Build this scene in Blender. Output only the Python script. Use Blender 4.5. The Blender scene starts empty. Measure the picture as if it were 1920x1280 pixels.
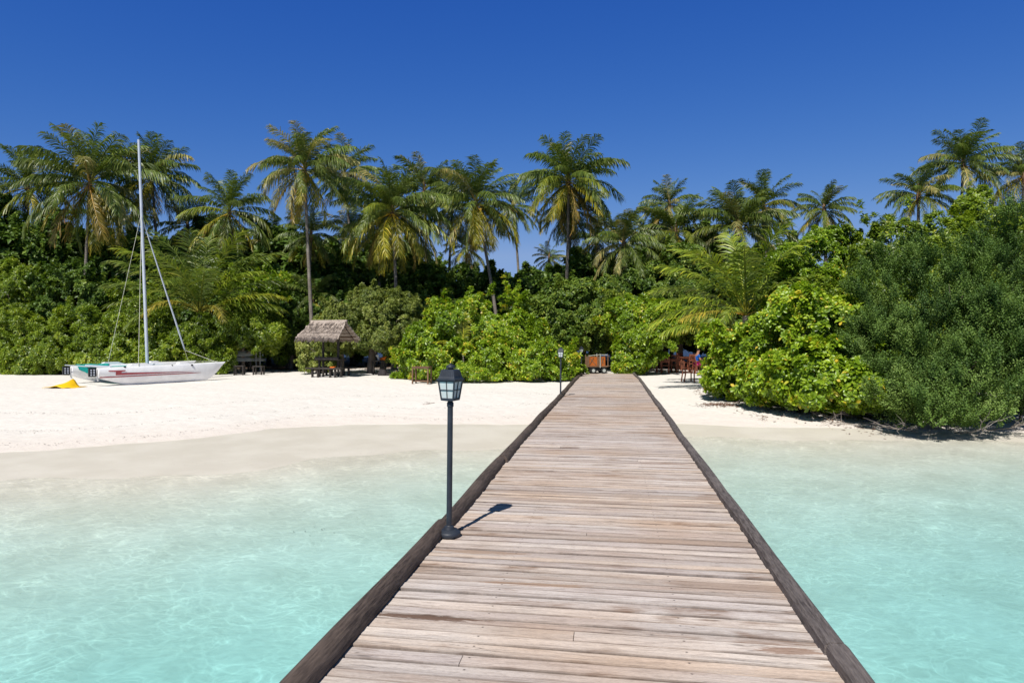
import bpy, math, random
import numpy as np
from mathutils import Vector, Matrix

S = bpy.context.scene
C = S.collection
R = math.radians
PI = math.pi

# ------------------------------------------------------------------ camera
EYE = 1.70            # eye height over the deck (deck top is z = 0)
FP = 1280.0           # focal length in photograph pixels (24 mm on 36 mm at 1920)
cam_d = bpy.data.cameras.new("camera"); cam = bpy.data.objects.new("camera", cam_d); C.objects.link(cam)
cam.location = (0, 0, EYE); cam.rotation_euler = (R(90), 0, 0)
cam_d.lens = 24; cam_d.sensor_width = 36; cam_d.shift_y = -3.0/1920
cam_d.clip_start = 0.05; cam_d.clip_end = 2000
S.camera = cam

# ------------------------------------------------------------------ light
SUN_EL, SUN_ROT = 50.0, 202.0
w = bpy.data.worlds.new("World"); S.world = w; w.use_nodes = True
nt = w.node_tree; nt.nodes.clear()
sky = nt.nodes.new("ShaderNodeTexSky"); sky.sky_type = 'NISHITA'; sky.sun_disc = False
sky.sun_elevation = R(SUN_EL); sky.sun_rotation = R(SUN_ROT)
sky.altitude = 0; sky.air_density = 1.0; sky.dust_density = 0.0; sky.ozone_density = 4.0
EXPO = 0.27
sep = nt.nodes.new("ShaderNodeSeparateColor"); com = nt.nodes.new("ShaderNodeCombineColor")
nt.links.new(sky.outputs[0], sep.inputs[0])
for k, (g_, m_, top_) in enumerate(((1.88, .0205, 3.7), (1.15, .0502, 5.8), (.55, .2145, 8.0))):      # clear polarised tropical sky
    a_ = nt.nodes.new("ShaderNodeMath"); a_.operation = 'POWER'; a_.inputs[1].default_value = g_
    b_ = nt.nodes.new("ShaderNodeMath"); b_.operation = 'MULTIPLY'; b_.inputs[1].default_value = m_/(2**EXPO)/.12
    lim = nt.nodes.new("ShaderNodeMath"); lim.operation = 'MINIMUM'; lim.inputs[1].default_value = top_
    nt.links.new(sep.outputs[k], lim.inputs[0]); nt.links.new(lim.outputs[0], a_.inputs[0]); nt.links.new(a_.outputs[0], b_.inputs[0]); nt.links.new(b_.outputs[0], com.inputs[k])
bg = nt.nodes.new("ShaderNodeBackground"); bg.inputs[1].default_value = 0.12
wo = nt.nodes.new("ShaderNodeOutputWorld")
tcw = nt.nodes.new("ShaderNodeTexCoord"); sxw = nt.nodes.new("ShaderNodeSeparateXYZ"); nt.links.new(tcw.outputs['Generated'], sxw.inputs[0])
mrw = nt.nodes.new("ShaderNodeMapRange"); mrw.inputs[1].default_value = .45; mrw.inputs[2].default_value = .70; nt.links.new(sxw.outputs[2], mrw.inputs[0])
zen = nt.nodes.new("ShaderNodeMixRGB"); zen.blend_type = 'MULTIPLY'; zen.inputs[2].default_value = (2.2, .85, .26, 1)   # unseen zenith regraded, red raised and blue cut, to neutralise shadow fill
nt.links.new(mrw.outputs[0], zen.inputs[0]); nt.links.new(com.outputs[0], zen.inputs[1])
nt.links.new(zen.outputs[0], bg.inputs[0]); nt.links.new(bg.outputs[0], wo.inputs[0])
sun_d = bpy.data.lights.new("sun", 'SUN'); sun_d.energy = 4.6; sun_d.angle = R(0.5); sun_d.color = (1.0, 0.96, 0.90)
sun = bpy.data.objects.new("sun", sun_d); C.objects.link(sun)
az = R(SUN_ROT)
to_sun = Vector((math.sin(az)*math.cos(R(SUN_EL)), math.cos(az)*math.cos(R(SUN_EL)), math.sin(R(SUN_EL))))
sun.rotation_euler = to_sun.to_track_quat('Z', 'Y').to_euler()
sun.location = to_sun*60
S.view_settings.view_transform = 'Standard'; S.view_settings.look = 'None'
S.view_settings.exposure = EXPO; S.view_settings.gamma = 1.0
S.render.engine = 'CYCLES'
S.cycles.max_bounces = 6; S.cycles.transparent_max_bounces = 8
S.cycles.diffuse_bounces = 3; S.cycles.glossy_bounces = 2; S.cycles.transmission_bounces = 3
S.cycles.caustics_reflective = False; S.cycles.caustics_refractive = False
S.cycles.use_denoising = True

# ------------------------------------------------------------------ helpers
def tag(o, label=None, cat=None, group=None, kind=None):
    if label: o['label'] = label
    if cat: o['category'] = cat
    if group: o['group'] = group
    if kind: o['kind'] = kind
    return o

def empty(name, loc, rz=0.0, label=None, cat=None, group=None):
    o = bpy.data.objects.new(name, None); C.objects.link(o)
    o.location = loc; o.rotation_euler = (0, 0, rz); o.empty_display_size = 0.2
    return tag(o, label, cat, group)

def copy_tree(o, parent=None):
    c = o.copy(); C.objects.link(c)
    if parent is not None: c.parent = parent
    for ch in [x for x in KIDS.get(o.name, [])]:
        d = copy_tree(ch, c)
        KIDS.setdefault(c.name, []).append(d)
    return c
KIDS = {}

def link(name, me, mat, parent=None, label=None):
    o = bpy.data.objects.new(name, me); C.objects.link(o)
    if mat is not None and len(me.materials) == 0: me.materials.append(mat)
    if parent is not None:
        o.parent = parent; KIDS.setdefault(parent.name, []).append(o)
    if label: o['label'] = label
    return o

def np_mesh(name, V, F, tint=None, smooth=False, k=None):
    """V (n,3) float, F (m,k) int"""
    V = np.asarray(V, dtype=np.float32); F = np.asarray(F, dtype=np.int32)
    k = F.shape[1]; m = F.shape[0]
    me = bpy.data.meshes.new(name)
    me.vertices.add(len(V)); me.vertices.foreach_set('co', V.ravel())
    me.loops.add(m*k); me.loops.foreach_set('vertex_index', F.ravel())
    me.polygons.add(m)
    me.polygons.foreach_set('loop_start', np.arange(0, m*k, k, dtype=np.int32))
    if smooth: me.polygons.foreach_set('use_smooth', np.ones(m, dtype=bool))
    if tint is not None:
        a = me.attributes.new('tint', 'FLOAT', 'POINT'); a.data.foreach_set('value', np.asarray(tint, dtype=np.float32))
    me.update(calc_edges=True)
    return me

class MB:
    def __init__(s, o=(0, 0, 0)): s.v = []; s.f = []; s.t = []; s.o = Vector(o); s.tv = 0.5
    def add(s, vs, fs):
        n = len(s.v)
        for p in vs: s.v.append(tuple(Vector(p) - s.o)); s.t.append(s.tv)
        for f in fs: s.f.append([i+n for i in f])
    def box(s, c, size, rz=0, M=None):
        x, y, z = [q/2 for q in size]
        vs = [Vector((a, b, d)) for d in (-z, z) for b in (-y, y) for a in (-x, x)]
        m = M if M is not None else Matrix.Rotation(rz, 3, 'Z')
        s.add([Vector(c) + m @ p for p in vs], [(0,2,3,1),(4,5,7,6),(0,1,5,4),(2,6,7,3),(0,4,6,2),(1,3,7,5)])
    def beam(s, p0, p1, w, h, up=(0, 0, 1)):
        p0, p1 = Vector(p0), Vector(p1); d = (p1-p0); L = d.length; d = d/L
        u = Vector(up)
        if abs(d.dot(u)) > .97: u = Vector((0, 1, 0))
        x = d.cross(u).normalized(); z = x.cross(d)
        M = Matrix((x, d, z)).transposed()
        s.box((p0+p1)/2, (w, L, h), M=M)
    def tube(s, pts, rad, n=8, cap=True):
        pts = [Vector(p) for p in pts]
        if not isinstance(rad, (list, tuple)): rad = [rad]*len(pts)
        rings = []; prev = None
        for i, p in enumerate(pts):
            d = (pts[min(i+1, len(pts)-1)] - pts[max(i-1, 0)]).normalized()
            if prev is None:
                a = Vector((0, 0, 1)) if abs(d.z) < .9 else Vector((1, 0, 0))
                x = d.cross(a).normalized()
            else:
                x = (prev - d*prev.dot(d)).normalized()
            prev = x; y = d.cross(x)
            rings.append([p + rad[i]*(math.cos(2*PI*j/n)*x + math.sin(2*PI*j/n)*y) for j in range(n)])
        vs = [q for r in rings for q in r]; fs = []
        for i in range(len(pts)-1):
            for j in range(n):
                a = i*n+j; b = i*n+(j+1) % n
                fs.append((a, b, b+n, a+n))
        if cap: fs.append(tuple(range(n))[::-1]); fs.append(tuple((len(pts)-1)*n+j for j in range(n)))
        s.add(vs, fs)
    def lathe(s, prof, c=(0, 0, 0), n=20, rz=0):
        c = Vector(c); vs = []; fs = []
        for r, z in prof:
            for j in range(n):
                a = 2*PI*j/n + rz; vs.append(c + Vector((r*math.cos(a), r*math.sin(a), z)))
        for i in range(len(prof)-1):
            for j in range(n):
                a = i*n+j; b = i*n+(j+1) % n
                fs.append((a, b, b+n, a+n))
        fs.append(tuple(range(n))[::-1]); fs.append(tuple((len(prof)-1)*n+j for j in range(n)))
        s.add(vs, fs)
    def loft(s, secs, cap=True):
        n = len(secs[0]); vs = [p for q in secs for p in q]; fs = []
        for i in range(len(secs)-1):
            for j in range(n):
                a = i*n+j; b = i*n+(j+1) % n
                fs.append((a, b, b+n, a+n))
        if cap: fs.append(tuple(range(n))[::-1]); fs.append(tuple((len(secs)-1)*n+j for j in range(n)))
        s.add(vs, fs)
    def build(s, name, mat, parent=None, smooth=False, bevel=0, label=None):
        me = bpy.data.meshes.new(name); me.from_pydata(s.v, [], s.f); me.update()
        a = me.attributes.new('tint', 'FLOAT', 'POINT'); a.data.foreach_set('value', s.t)
        if smooth:
            me.polygons.foreach_set('use_smooth', [True]*len(me.polygons))
            try: me.set_sharp_from_angle(angle=R(40))
            except Exception: pass
        o = link(name, me, mat, parent, label)
        if bevel:
            m = o.modifiers.new('bevel', 'BEVEL'); m.width = bevel; m.segments = 2; m.limit_method = 'ANGLE'
        return o

# ------------------------------------------------------------------ terrain functions
WATER = -0.80
_yw = np.array([(-400, -40), (-60, 0), (-30, 5), (-16, 9.8), (-10, 11.4), (-5.6, 12.9), (-3, 14.7), (-.7, 15.8), (1, 16.8), (4.65, 17.5), (9.2, 17.1), (12, 16.9), (20, 16), (60, 12), (400, -20)])
_yd = np.array([(-400, -34), (-60, 4), (-30, 10), (-16, 13.4), (-10.9, 14.5), (-9.4, 15.7), (-8.05, 16.3), (-7.3, 17.4), (-6.2, 19.0), (-4, 19.6), (-.9, 19.6), (4.75, 19.7), (9.2, 18.4), (12, 18.0), (20, 17.5), (60, 13), (400, -18)])
def yw(x): return np.interp(x, _yw[:, 0], _yw[:, 1])
def yd(x): return (np.interp(x-.35, _yd[:, 0], _yd[:, 1]) + np.interp(x+.35, _yd[:, 0], _yd[:, 1]) + np.interp(x, _yd[:, 0], _yd[:, 1]))/3
def ground(x, y, fine=True):
    x = np.asarray(x, dtype=float); y = np.asarray(y, dtype=float)
    a, b = yw(x), yd(x)
    t = (y-a)/np.maximum(b-a, .3)
    s = np.maximum(a-y, 0)
    sk_ = s*np.interp(x, [-4, 2.5], [1.5, 1.0])
    under = WATER - np.minimum(.016*sk_ + .0090*sk_*sk_, 2.2)
    wet = WATER + .08*np.clip(t, 0, 1)
    q = np.maximum(y-b, 0)
    up = np.interp(q, [0, 1.2, 4, 9, 14, 20, 50, 300], [0, .10, .24, .42, .58, .66, .74, .9])
    up = up - .10*np.clip((-9-x)/4, 0, 1)*np.clip(q/6, 0, 1)
    z = np.where(y < a, under, wet + up) + .007*np.sin(x*.9+1.5*np.sin(y*.5))*np.exp(-((y-a)/3.0)**2) + .004*np.sin(x*2.3+y)*np.exp(-((y-a)/2.0)**2)
    z = z - 3.0*np.clip((y-78)/22, 0, 1) - 3.0*np.clip((np.abs(x)-95)/25, 0, 1)
    if fine:
        amp = np.clip(q/3, 0, 1)
        z = z + amp*(.018*np.sin(x*1.1+1.3*np.sin(y*.7))*np.sin(y*.9+np.sin(x*.6)) + .010*np.sin(x*2.7+y*1.3)*np.sin(y*2.3-x*.8))
        z = z + np.clip(s/6, 0, 1)*.05*np.sin(x*.55+2*np.sin(y*.31))*np.sin(y*.62+1.2*np.sin(x*.43))
    return z
def gz(x, y): return float(ground(x, y))
def at(px, py, d):                      # photograph pixel + distance -> world point
    return Vector(((px-960)/FP*d, d, EYE-(py-637)/FP*d))

# ------------------------------------------------------------------ materials
def new_mat(name):
    m = bpy.data.materials.new(name); m.use_nodes = True
    nt = m.node_tree; nt.nodes.clear()
    out = nt.nodes.new('ShaderNodeOutputMaterial')
    return m, nt, out
def N(nt, t, **kw):
    n = nt.nodes.new(t)
    for k, v in kw.items(): setattr(n, k, v)
    return n
def L(nt, a, b): nt.links.new(a, b)
def ramp(nt, stops, fac=None, interp='LINEAR'):
    r = N(nt, 'ShaderNodeValToRGB'); r.color_ramp.interpolation = interp
    e = r.color_ramp.elements
    while len(e) < len(stops): e.new(.5)
    for i, (p, c) in enumerate(stops):
        e[i].position = p; e[i].color = (c[0], c[1], c[2], 1) if not isinstance(c, float) else (c, c, c, 1)
    if fac is not None: L(nt, fac, r.inputs[0])
    return r.outputs[0]
def noise(nt, vec=None, scale=5, detail=4, rough=.55, dist=0):
    n = N(nt, 'ShaderNodeTexNoise'); n.inputs['Scale'].default_value = scale; n.inputs['Detail'].default_value = detail
    n.inputs['Roughness'].default_value = rough; n.inputs['Distortion'].default_value = dist
    if vec is not None: L(nt, vec, n.inputs['Vector'])
    return n.outputs[0]
def mapping(nt, src, scale=(1, 1, 1), rot=(0, 0, 0), loc=(0, 0, 0)):
    m = N(nt, 'ShaderNodeMapping'); m.inputs['Scale'].default_value = scale; m.inputs['Rotation'].default_value = rot; m.inputs['Location'].default_value = loc
    L(nt, src, m.inputs[0]); return m.outputs[0]
def math_(nt, op, a, b=None, c=None, clamp=False):
    m = N(nt, 'ShaderNodeMath', operation=op); m.use_clamp = clamp
    for i, v in enumerate((a, b, c)):
        if v is None: continue
        if isinstance(v, (int, float)): m.inputs[i].default_value = v
        else: L(nt, v, m.inputs[i])
    return m.outputs[0]
def mix(nt, f, a, b, mode='MIX'):
    m = N(nt, 'ShaderNodeMixRGB', blend_type=mode)
    for i, v in enumerate((f, a, b)):
        if isinstance(v, (int, float)): m.inputs[i].default_value = v if i == 0 else (v, v, v, 1)
        elif isinstance(v, tuple): m.inputs[i].default_value = (*v[:3], 1)
        else: L(nt, v, m.inputs[i])
    return m.outputs[0]
def bump(nt, h, strength=.3, dist=.02):
    b = N(nt, 'ShaderNodeBump'); b.inputs['Strength'].default_value = strength; b.inputs['Distance'].default_value = dist
    L(nt, h, b.inputs['Height']); return b.outputs[0]
def princ(nt, out, col, rough=.6, spec=.5, normal=None, metal=0):
    p = N(nt, 'ShaderNodeBsdfPrincipled')
    if isinstance(col, tuple): p.inputs['Base Color'].default_value = (*col[:3], 1)
    else: L(nt, col, p.inputs['Base Color'])
    if isinstance(rough, (int, float)): p.inputs['Roughness'].default_value = rough
    else: L(nt, rough, p.inputs['Roughness'])
    p.inputs['Specular IOR Level'].default_value = spec; p.inputs['Metallic'].default_value = metal
    if normal is not None: L(nt, normal, p.inputs['Normal'])
    if out is not None: L(nt, p.outputs[0], out.inputs[0])
    return p

def simple(name, col, rough=.6, spec=.4, var=.12, scale=8, bmp=.15, metal=0, bscale=40):
    m, nt, out = new_mat(name)
    tc = N(nt, 'ShaderNodeTexCoord').outputs['Object']
    n1 = noise(nt, tc, scale, 5)
    c = mix(nt, 1.0, col, ramp(nt, [(.3, (1-var*2,)*3), (.7, (1+var,)*3)], n1), 'MULTIPLY')
    nb = noise(nt, tc, bscale, 3)
    princ(nt, out, c, rough, spec, bump(nt, nb, bmp, .01), metal)
    return m

def leaf_mat(name, stops, rough=.42, spec=.45, trans=.28):
    m, nt, out = new_mat(name)
    a = N(nt, 'ShaderNodeAttribute'); a.attribute_name = 'tint'
    c = ramp(nt, stops, a.outputs['Fac'])
    oi = N(nt, 'ShaderNodeObjectInfo')
    c = mix(nt, 1.0, c, oi.outputs['Color'], 'MULTIPLY')
    p = princ(nt, None, c, rough, spec)
    t = N(nt, 'ShaderNodeBsdfTranslucent')
    L(nt, mix(nt, 1.0, c, (1.5, 1.5, .55), 'MULTIPLY'), t.inputs[0])
    ms = N(nt, 'ShaderNodeMixShader'); ms.inputs[0].default_value = trans
    L(nt, p.outputs[0], ms.inputs[1]); L(nt, t.outputs[0], ms.inputs[2]); L(nt, ms.outputs[0], out.inputs[0])
    return m

M = {}
M['scaevola'] = leaf_mat('scaevola_leaf', [(0, (.06, .115, .008)), (.45, (.175, .285, .015)), (.8, (.34, .46, .028)), (.93, (.50, .54, .05)), (1, (.62, .46, .05))], .38, .5, .3)
M['hedge'] = leaf_mat('hedge_leaf', [(0, (.050, .090, .008)), (.45, (.155, .235, .015)), (.8, (.32, .40, .032)), (1, (.50, .50, .07))], .4, .5, .28)
M['broad'] = leaf_mat('broad_leaf', [(0, (.032, .066, .010)), (.5, (.078, .142, .019)), (.85, (.165, .24, .032)), (1, (.27, .33, .05))], .45, .3, .22)
M['olive'] = leaf_mat('olive_leaf', [(0, (.045, .07, .015)), (.5, (.12, .165, .027)), (.85, (.25, .29, .055)), (1, (.38, .40, .11))], .5, .4, .25)
M['fine'] = leaf_mat('fine_leaf', [(0, (.018, .042, .009)), (.4, (.056, .112, .020)), (.75, (.125, .205, .038)), (1, (.18, .26, .06))], .6, .3, .2)
M['palm'] = leaf_mat('palm_leaf', [(0, (.042, .072, .012)), (.5, (.100, .148, .026)), (.8, (.23, .265, .05)), (1, (.42, .34, .07))], .42, .5, .25)

def bark(name, c1, c2, rings=0, scale=6):
    m, nt, out = new_mat(name)
    tc = N(nt, 'ShaderNodeTexCoord').outputs['Object']
    n1 = noise(nt, mapping(nt, tc, (1, 1, .35)), scale, 5, .65)
    c = mix(nt, ramp(nt, [(.35, (0., 0., 0.)), (.65, (1., 1., 1.))], n1), c1, c2)
    h = n1
    if rings:
        sx = N(nt, 'ShaderNodeSeparateXYZ'); L(nt, tc, sx.inputs[0])
        wv = math_(nt, 'PINGPONG', math_(nt, 'ADD', math_(nt, 'MULTIPLY', sx.outputs[2], rings), math_(nt, 'MULTIPLY', n1, .6)), .5)
        c = mix(nt, ramp(nt, [(.02, (.55, .55, .55)), (.14, (0., 0., 0.))], wv), c, tuple(q*.45 for q in c1))
        h = math_(nt, 'ADD', n1, math_(nt, 'MULTIPLY', wv, 1.2))
    princ(nt, out, c, .85, .2, bump(nt, h, .7, .02))
    return m
M['palm_trunk'] = bark('palm_trunk_bark', (.13, .11, .09), (.25, .22, .185), rings=9)
M['trunk'] = bark('tree_bark', (.13, .10, .075), (.27, .225, .18))
M['twig'] = bark('dead_twig', (.19, .16, .14), (.36, .32, .28))

# --- sand
def sand_mat():
    m, nt, out = new_mat('white_coral_sand')
    g = N(nt, 'ShaderNodeNewGeometry').outputs['Position']
    a = N(nt, 'ShaderNodeAttribute'); a.attribute_name = 'dry'
    n_big = noise(nt, g, .9, 4)
    n_line = noise(nt, mapping(nt, g, (1, 1.6, 1)), .55, 3)
    n_mid = noise(nt, g, 6, 5)
    n_fine = noise(nt, g, 60, 4, .7)
    dry = math_(nt, 'ADD', a.outputs['Fac'], math_(nt, 'MULTIPLY', math_(nt, 'SUBTRACT', n_line, .5), .7))
    wetf = N(nt, 'ShaderNodeMapRange'); wetf.interpolation_type = 'SMOOTHSTEP'
    L(nt, dry, wetf.inputs[0]); wetf.inputs[1].default_value = .10; wetf.inputs[2].default_value = -.06
    damp = N(nt, 'ShaderNodeMapRange'); damp.interpolation_type = 'SMOOTHSTEP'
    L(nt, dry, damp.inputs[0]); damp.inputs[1].default_value = 3.4; damp.inputs[2].default_value = .0
    c = mix(nt, ramp(nt, [(.35, (0., 0., 0.)), (.65, (1., 1., 1.))], n_mid), (.70, .655, .60), (.77, .73, .67))
    c = mix(nt, math_(nt, 'MULTIPLY', damp.outputs[0], .55), c, (.68, .59, .52))
    wcol = mix(nt, ramp(nt, [(.4, (0., 0., 0.)), (.62, (1., 1., 1.))], n_big), (.60, .555, .47), (.66, .615, .53))
    c = mix(nt, wetf.outputs[0], c, wcol)
    # coral rubble specks lying in tide lines
    vo = N(nt, 'ShaderNodeTexVoronoi'); vo.inputs['Scale'].default_value = 9; L(nt, g, vo.inputs['Vector'])
    band = ramp(nt, [(.52, (0., 0., 0.)), (.60, (1., 1., 1.))], noise(nt, mapping(nt, g, (.25, 1.5, 1)), .8, 4))
    sp = math_(nt, 'MULTIPLY', ramp(nt, [(.07, (1., 1., 1.)), (.15, (0., 0., 0.))], vo.outputs['Distance']), band)
    c = mix(nt, math_(nt, 'MULTIPLY', sp, .55), c, (.30, .25, .20))
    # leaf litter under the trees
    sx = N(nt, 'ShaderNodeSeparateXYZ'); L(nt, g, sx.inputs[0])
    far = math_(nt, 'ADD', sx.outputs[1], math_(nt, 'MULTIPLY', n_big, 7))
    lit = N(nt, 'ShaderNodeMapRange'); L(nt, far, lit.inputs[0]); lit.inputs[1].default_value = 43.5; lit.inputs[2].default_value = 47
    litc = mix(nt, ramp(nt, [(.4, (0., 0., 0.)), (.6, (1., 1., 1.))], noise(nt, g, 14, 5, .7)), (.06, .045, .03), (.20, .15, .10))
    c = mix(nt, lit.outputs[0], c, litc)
    # footprints and dimples on dry sand, ripples on wet
    v2 = N(nt, 'ShaderNodeTexVoronoi'); v2.feature = 'SMOOTH_F1'; v2.inputs['Scale'].default_value = 2.3; L(nt, g, v2.inputs['Vector'])
    h = math_(nt, 'ADD', math_(nt, 'MULTIPLY', n_mid, .5), math_(nt, 'MULTIPLY', v2.outputs['Distance'], .9))
    h = math_(nt, 'ADD', h, math_(nt, 'MULTIPLY', n_fine, .22))
    h = math_(nt, 'MULTIPLY', h, math_(nt, 'SUBTRACT', 1.04, wetf.outputs[0]))
    rough = math_(nt, 'SUBTRACT', .95, math_(nt, 'MULTIPLY', wetf.outputs[0], .45))
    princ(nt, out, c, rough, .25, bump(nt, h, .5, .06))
    return m
M['sand'] = sand_mat()

def water_mat():
    m, nt, out = new_mat('clear_lagoon_water')
    g = N(nt, 'ShaderNodeNewGeometry').outputs['Position']
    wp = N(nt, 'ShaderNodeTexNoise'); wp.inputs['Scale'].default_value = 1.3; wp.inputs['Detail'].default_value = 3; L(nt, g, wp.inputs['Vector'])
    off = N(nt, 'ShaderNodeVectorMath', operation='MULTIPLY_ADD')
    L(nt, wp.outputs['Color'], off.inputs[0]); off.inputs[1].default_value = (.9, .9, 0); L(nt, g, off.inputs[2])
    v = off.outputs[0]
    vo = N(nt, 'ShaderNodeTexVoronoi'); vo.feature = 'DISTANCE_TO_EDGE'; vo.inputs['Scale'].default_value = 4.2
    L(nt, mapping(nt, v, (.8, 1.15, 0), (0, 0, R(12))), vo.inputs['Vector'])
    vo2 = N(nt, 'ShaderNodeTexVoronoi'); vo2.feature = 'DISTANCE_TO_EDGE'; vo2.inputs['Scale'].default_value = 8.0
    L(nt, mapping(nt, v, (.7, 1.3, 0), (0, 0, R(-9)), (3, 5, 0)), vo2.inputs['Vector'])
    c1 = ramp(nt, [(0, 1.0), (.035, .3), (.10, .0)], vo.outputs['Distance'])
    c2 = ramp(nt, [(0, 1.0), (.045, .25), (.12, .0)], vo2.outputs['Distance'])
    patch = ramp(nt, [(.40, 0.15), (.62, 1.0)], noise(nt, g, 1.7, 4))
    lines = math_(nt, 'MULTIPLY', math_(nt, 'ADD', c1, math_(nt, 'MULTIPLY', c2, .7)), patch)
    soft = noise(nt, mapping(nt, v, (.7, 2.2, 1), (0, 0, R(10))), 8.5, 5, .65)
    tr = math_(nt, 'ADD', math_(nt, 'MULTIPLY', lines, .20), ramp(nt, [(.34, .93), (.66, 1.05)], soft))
    # caustic light pattern painted into the transparent colour, seen and cast on the seabed
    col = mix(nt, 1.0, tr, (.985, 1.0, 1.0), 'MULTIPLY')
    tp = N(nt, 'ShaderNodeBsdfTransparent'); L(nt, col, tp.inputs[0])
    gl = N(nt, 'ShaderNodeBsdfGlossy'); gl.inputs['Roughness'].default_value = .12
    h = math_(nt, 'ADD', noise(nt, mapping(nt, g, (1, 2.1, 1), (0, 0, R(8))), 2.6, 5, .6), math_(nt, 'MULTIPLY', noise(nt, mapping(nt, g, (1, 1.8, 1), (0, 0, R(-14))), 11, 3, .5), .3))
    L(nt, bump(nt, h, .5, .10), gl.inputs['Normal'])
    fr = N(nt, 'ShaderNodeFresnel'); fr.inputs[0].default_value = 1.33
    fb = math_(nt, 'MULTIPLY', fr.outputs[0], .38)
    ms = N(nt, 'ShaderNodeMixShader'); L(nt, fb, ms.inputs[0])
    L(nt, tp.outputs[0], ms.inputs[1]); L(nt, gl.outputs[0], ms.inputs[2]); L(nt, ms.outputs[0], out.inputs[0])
    va = N(nt, 'ShaderNodeVolumeAbsorption'); va.inputs[0].default_value = (.0, .765, .88, 1); va.inputs[1].default_value = .24
    L(nt, va.outputs[0], out.inputs['Volume'])
    return m
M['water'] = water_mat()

def plank_mat():
    m, nt, out = new_mat('weathered_deck_plank')
    a = N(nt, 'ShaderNodeAttribute'); a.attribute_name = 'tint'
    uv = N(nt, 'ShaderNodeUVMap'); uv.uv_map = 'UVMap'
    tc = N(nt, 'ShaderNodeTexCoord').outputs['Object']
    t = a.outputs['Fac']
    cb = N(nt, 'ShaderNodeCombineXYZ')
    s = N(nt, 'ShaderNodeSeparateXYZ'); L(nt, tc, s.inputs[0])
    L(nt, math_(nt, 'ADD', s.outputs[0], math_(nt, 'MULTIPLY', t, 47)), cb.inputs[0]); L(nt, s.outputs[1], cb.inputs[1]); L(nt, math_(nt, 'MULTIPLY', t, 11), cb.inputs[2])
    v = cb.outputs[0]
    grain = noise(nt, mapping(nt, v, (2.4, 30, 1)), 1.6, 6, .68, .8)
    grain2 = noise(nt, mapping(nt, v, (5, 160, 1)), 1.0, 4, .7)
    patch = noise(nt, mapping(nt, v, (1.1, 5, 1)), 1.0, 4, .6)
    big = noise(nt, tc, .45, 3)
    base = ramp(nt, [(0, (.38, .29, .235)), (.22, (.53, .45, .41)), (.45, (.60, .475, .38)), (.65, (.44, .375, .345)), (.85, (.58, .51, .475)), (1, (.68, .585, .51))], t)
    c = mix(nt, math_(nt, 'MULTIPLY', ramp(nt, [(.42, 0.), (.60, 1.)], patch), .55), base, (.56, .505, .46))
    c = mix(nt, math_(nt, 'MULTIPLY', ramp(nt, [(.46, 0.), (.66, 1.)], big), .5), c, (.46, .30, .19))
    c = mix(nt, math_(nt, 'MULTIPLY', ramp(nt, [(.36, 1.), (.52, 0.)], grain), .46), c, (.20, .14, .11))
    c = mix(nt, math_(nt, 'MULTIPLY', ramp(nt, [(.55, 0.), (.72, 1.)], grain2), .10), c, (.62, .57, .53))
    speck = noise(nt, mapping(nt, v, (34, 150, 1)), 1.0, 3, .7)
    c = mix(nt, 1.0, c, ramp(nt, [(.30, (.80, .79, .78)), (.5, (1., 1., 1.)), (.7, (1.12, 1.11, 1.10))], speck), 'MULTIPLY')
    # rusty brown water stains, a few per deck
    st = noise(nt, mapping(nt, v, (1.3, 3.2, 1), (0, 0, 0), (7.3, 2.1, 0)), .9, 3, .5)
    stm = ramp(nt, [(.60, 0.), (.67, 1.)], st)
    c = mix(nt, math_(nt, 'MULTIPLY', math_(nt, 'MULTIPLY', stm, ramp(nt, [(.4, 1.), (.62, .25)], grain)), .75), c, (.17, .085, .04))
    # three old stains soaked into single boards, and one rusty plank end
    def blot(cx, cy, ax, ay, soft):
        ex = math_(nt, 'POWER', math_(nt, 'DIVIDE', math_(nt, 'SUBTRACT', s.outputs[0], cx), ax), 2.0)
        ey = math_(nt, 'POWER', math_(nt, 'DIVIDE', math_(nt, 'SUBTRACT', s.outputs[1], cy), ay), 2.0)
        q_ = math_(nt, 'ADD', math_(nt, 'SQRT', math_(nt, 'ADD', ex, ey)), math_(nt, 'MULTIPLY', math_(nt, 'SUBTRACT', noise(nt, mapping(nt, tc, (7, 45, 1)), 1.0, 4, .7), .5), 2.2))
        return ramp(nt, [(.72, 1.), (.72+soft*.7, 0.)], q_)
    c = mix(nt, math_(nt, 'MULTIPLY', blot(-.92, 4.10, .42, .045, .4), .85), c, (.10, .045, .02))
    c = mix(nt, math_(nt, 'MULTIPLY', blot(1.14, 3.93, .20, .045, .5), .65), c, (.20, .085, .035))
    c = mix(nt, math_(nt, 'MULTIPLY', blot(-.86, 5.42, .40, .06, .45), .55), c, (.27, .15, .075))
    c = mix(nt, math_(nt, 'MULTIPLY', blot(-.35, 4.75, .45, .04, .45), .5), c, (.33, .17, .07))
    # dark cracks along the grain
    cr = noise(nt, mapping(nt, v, (1.2, 26, 1), (0, 0, 0), (3, 1, 5)), 1.0, 3, .5)
    crm = math_(nt, 'MULTIPLY', ramp(nt, [(.488, 0.), (.5, 1.), (.512, 0.)], cr), ramp(nt, [(.57, 0.), (.63, 1.)], noise(nt, mapping(nt, v, (1, 6, 1), (0, 0, 0), (9, 9, 9)), 1.2, 2)))
    c = mix(nt, math_(nt, 'MULTIPLY', crm, .8), c, (.07, .045, .035))
    # gap shade painted into board edges and sides, broken up along the board
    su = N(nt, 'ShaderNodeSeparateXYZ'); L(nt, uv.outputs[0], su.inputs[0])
    eg = math_(nt, 'ABSOLUTE', math_(nt, 'SUBTRACT', su.outputs[1], .5))
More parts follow.
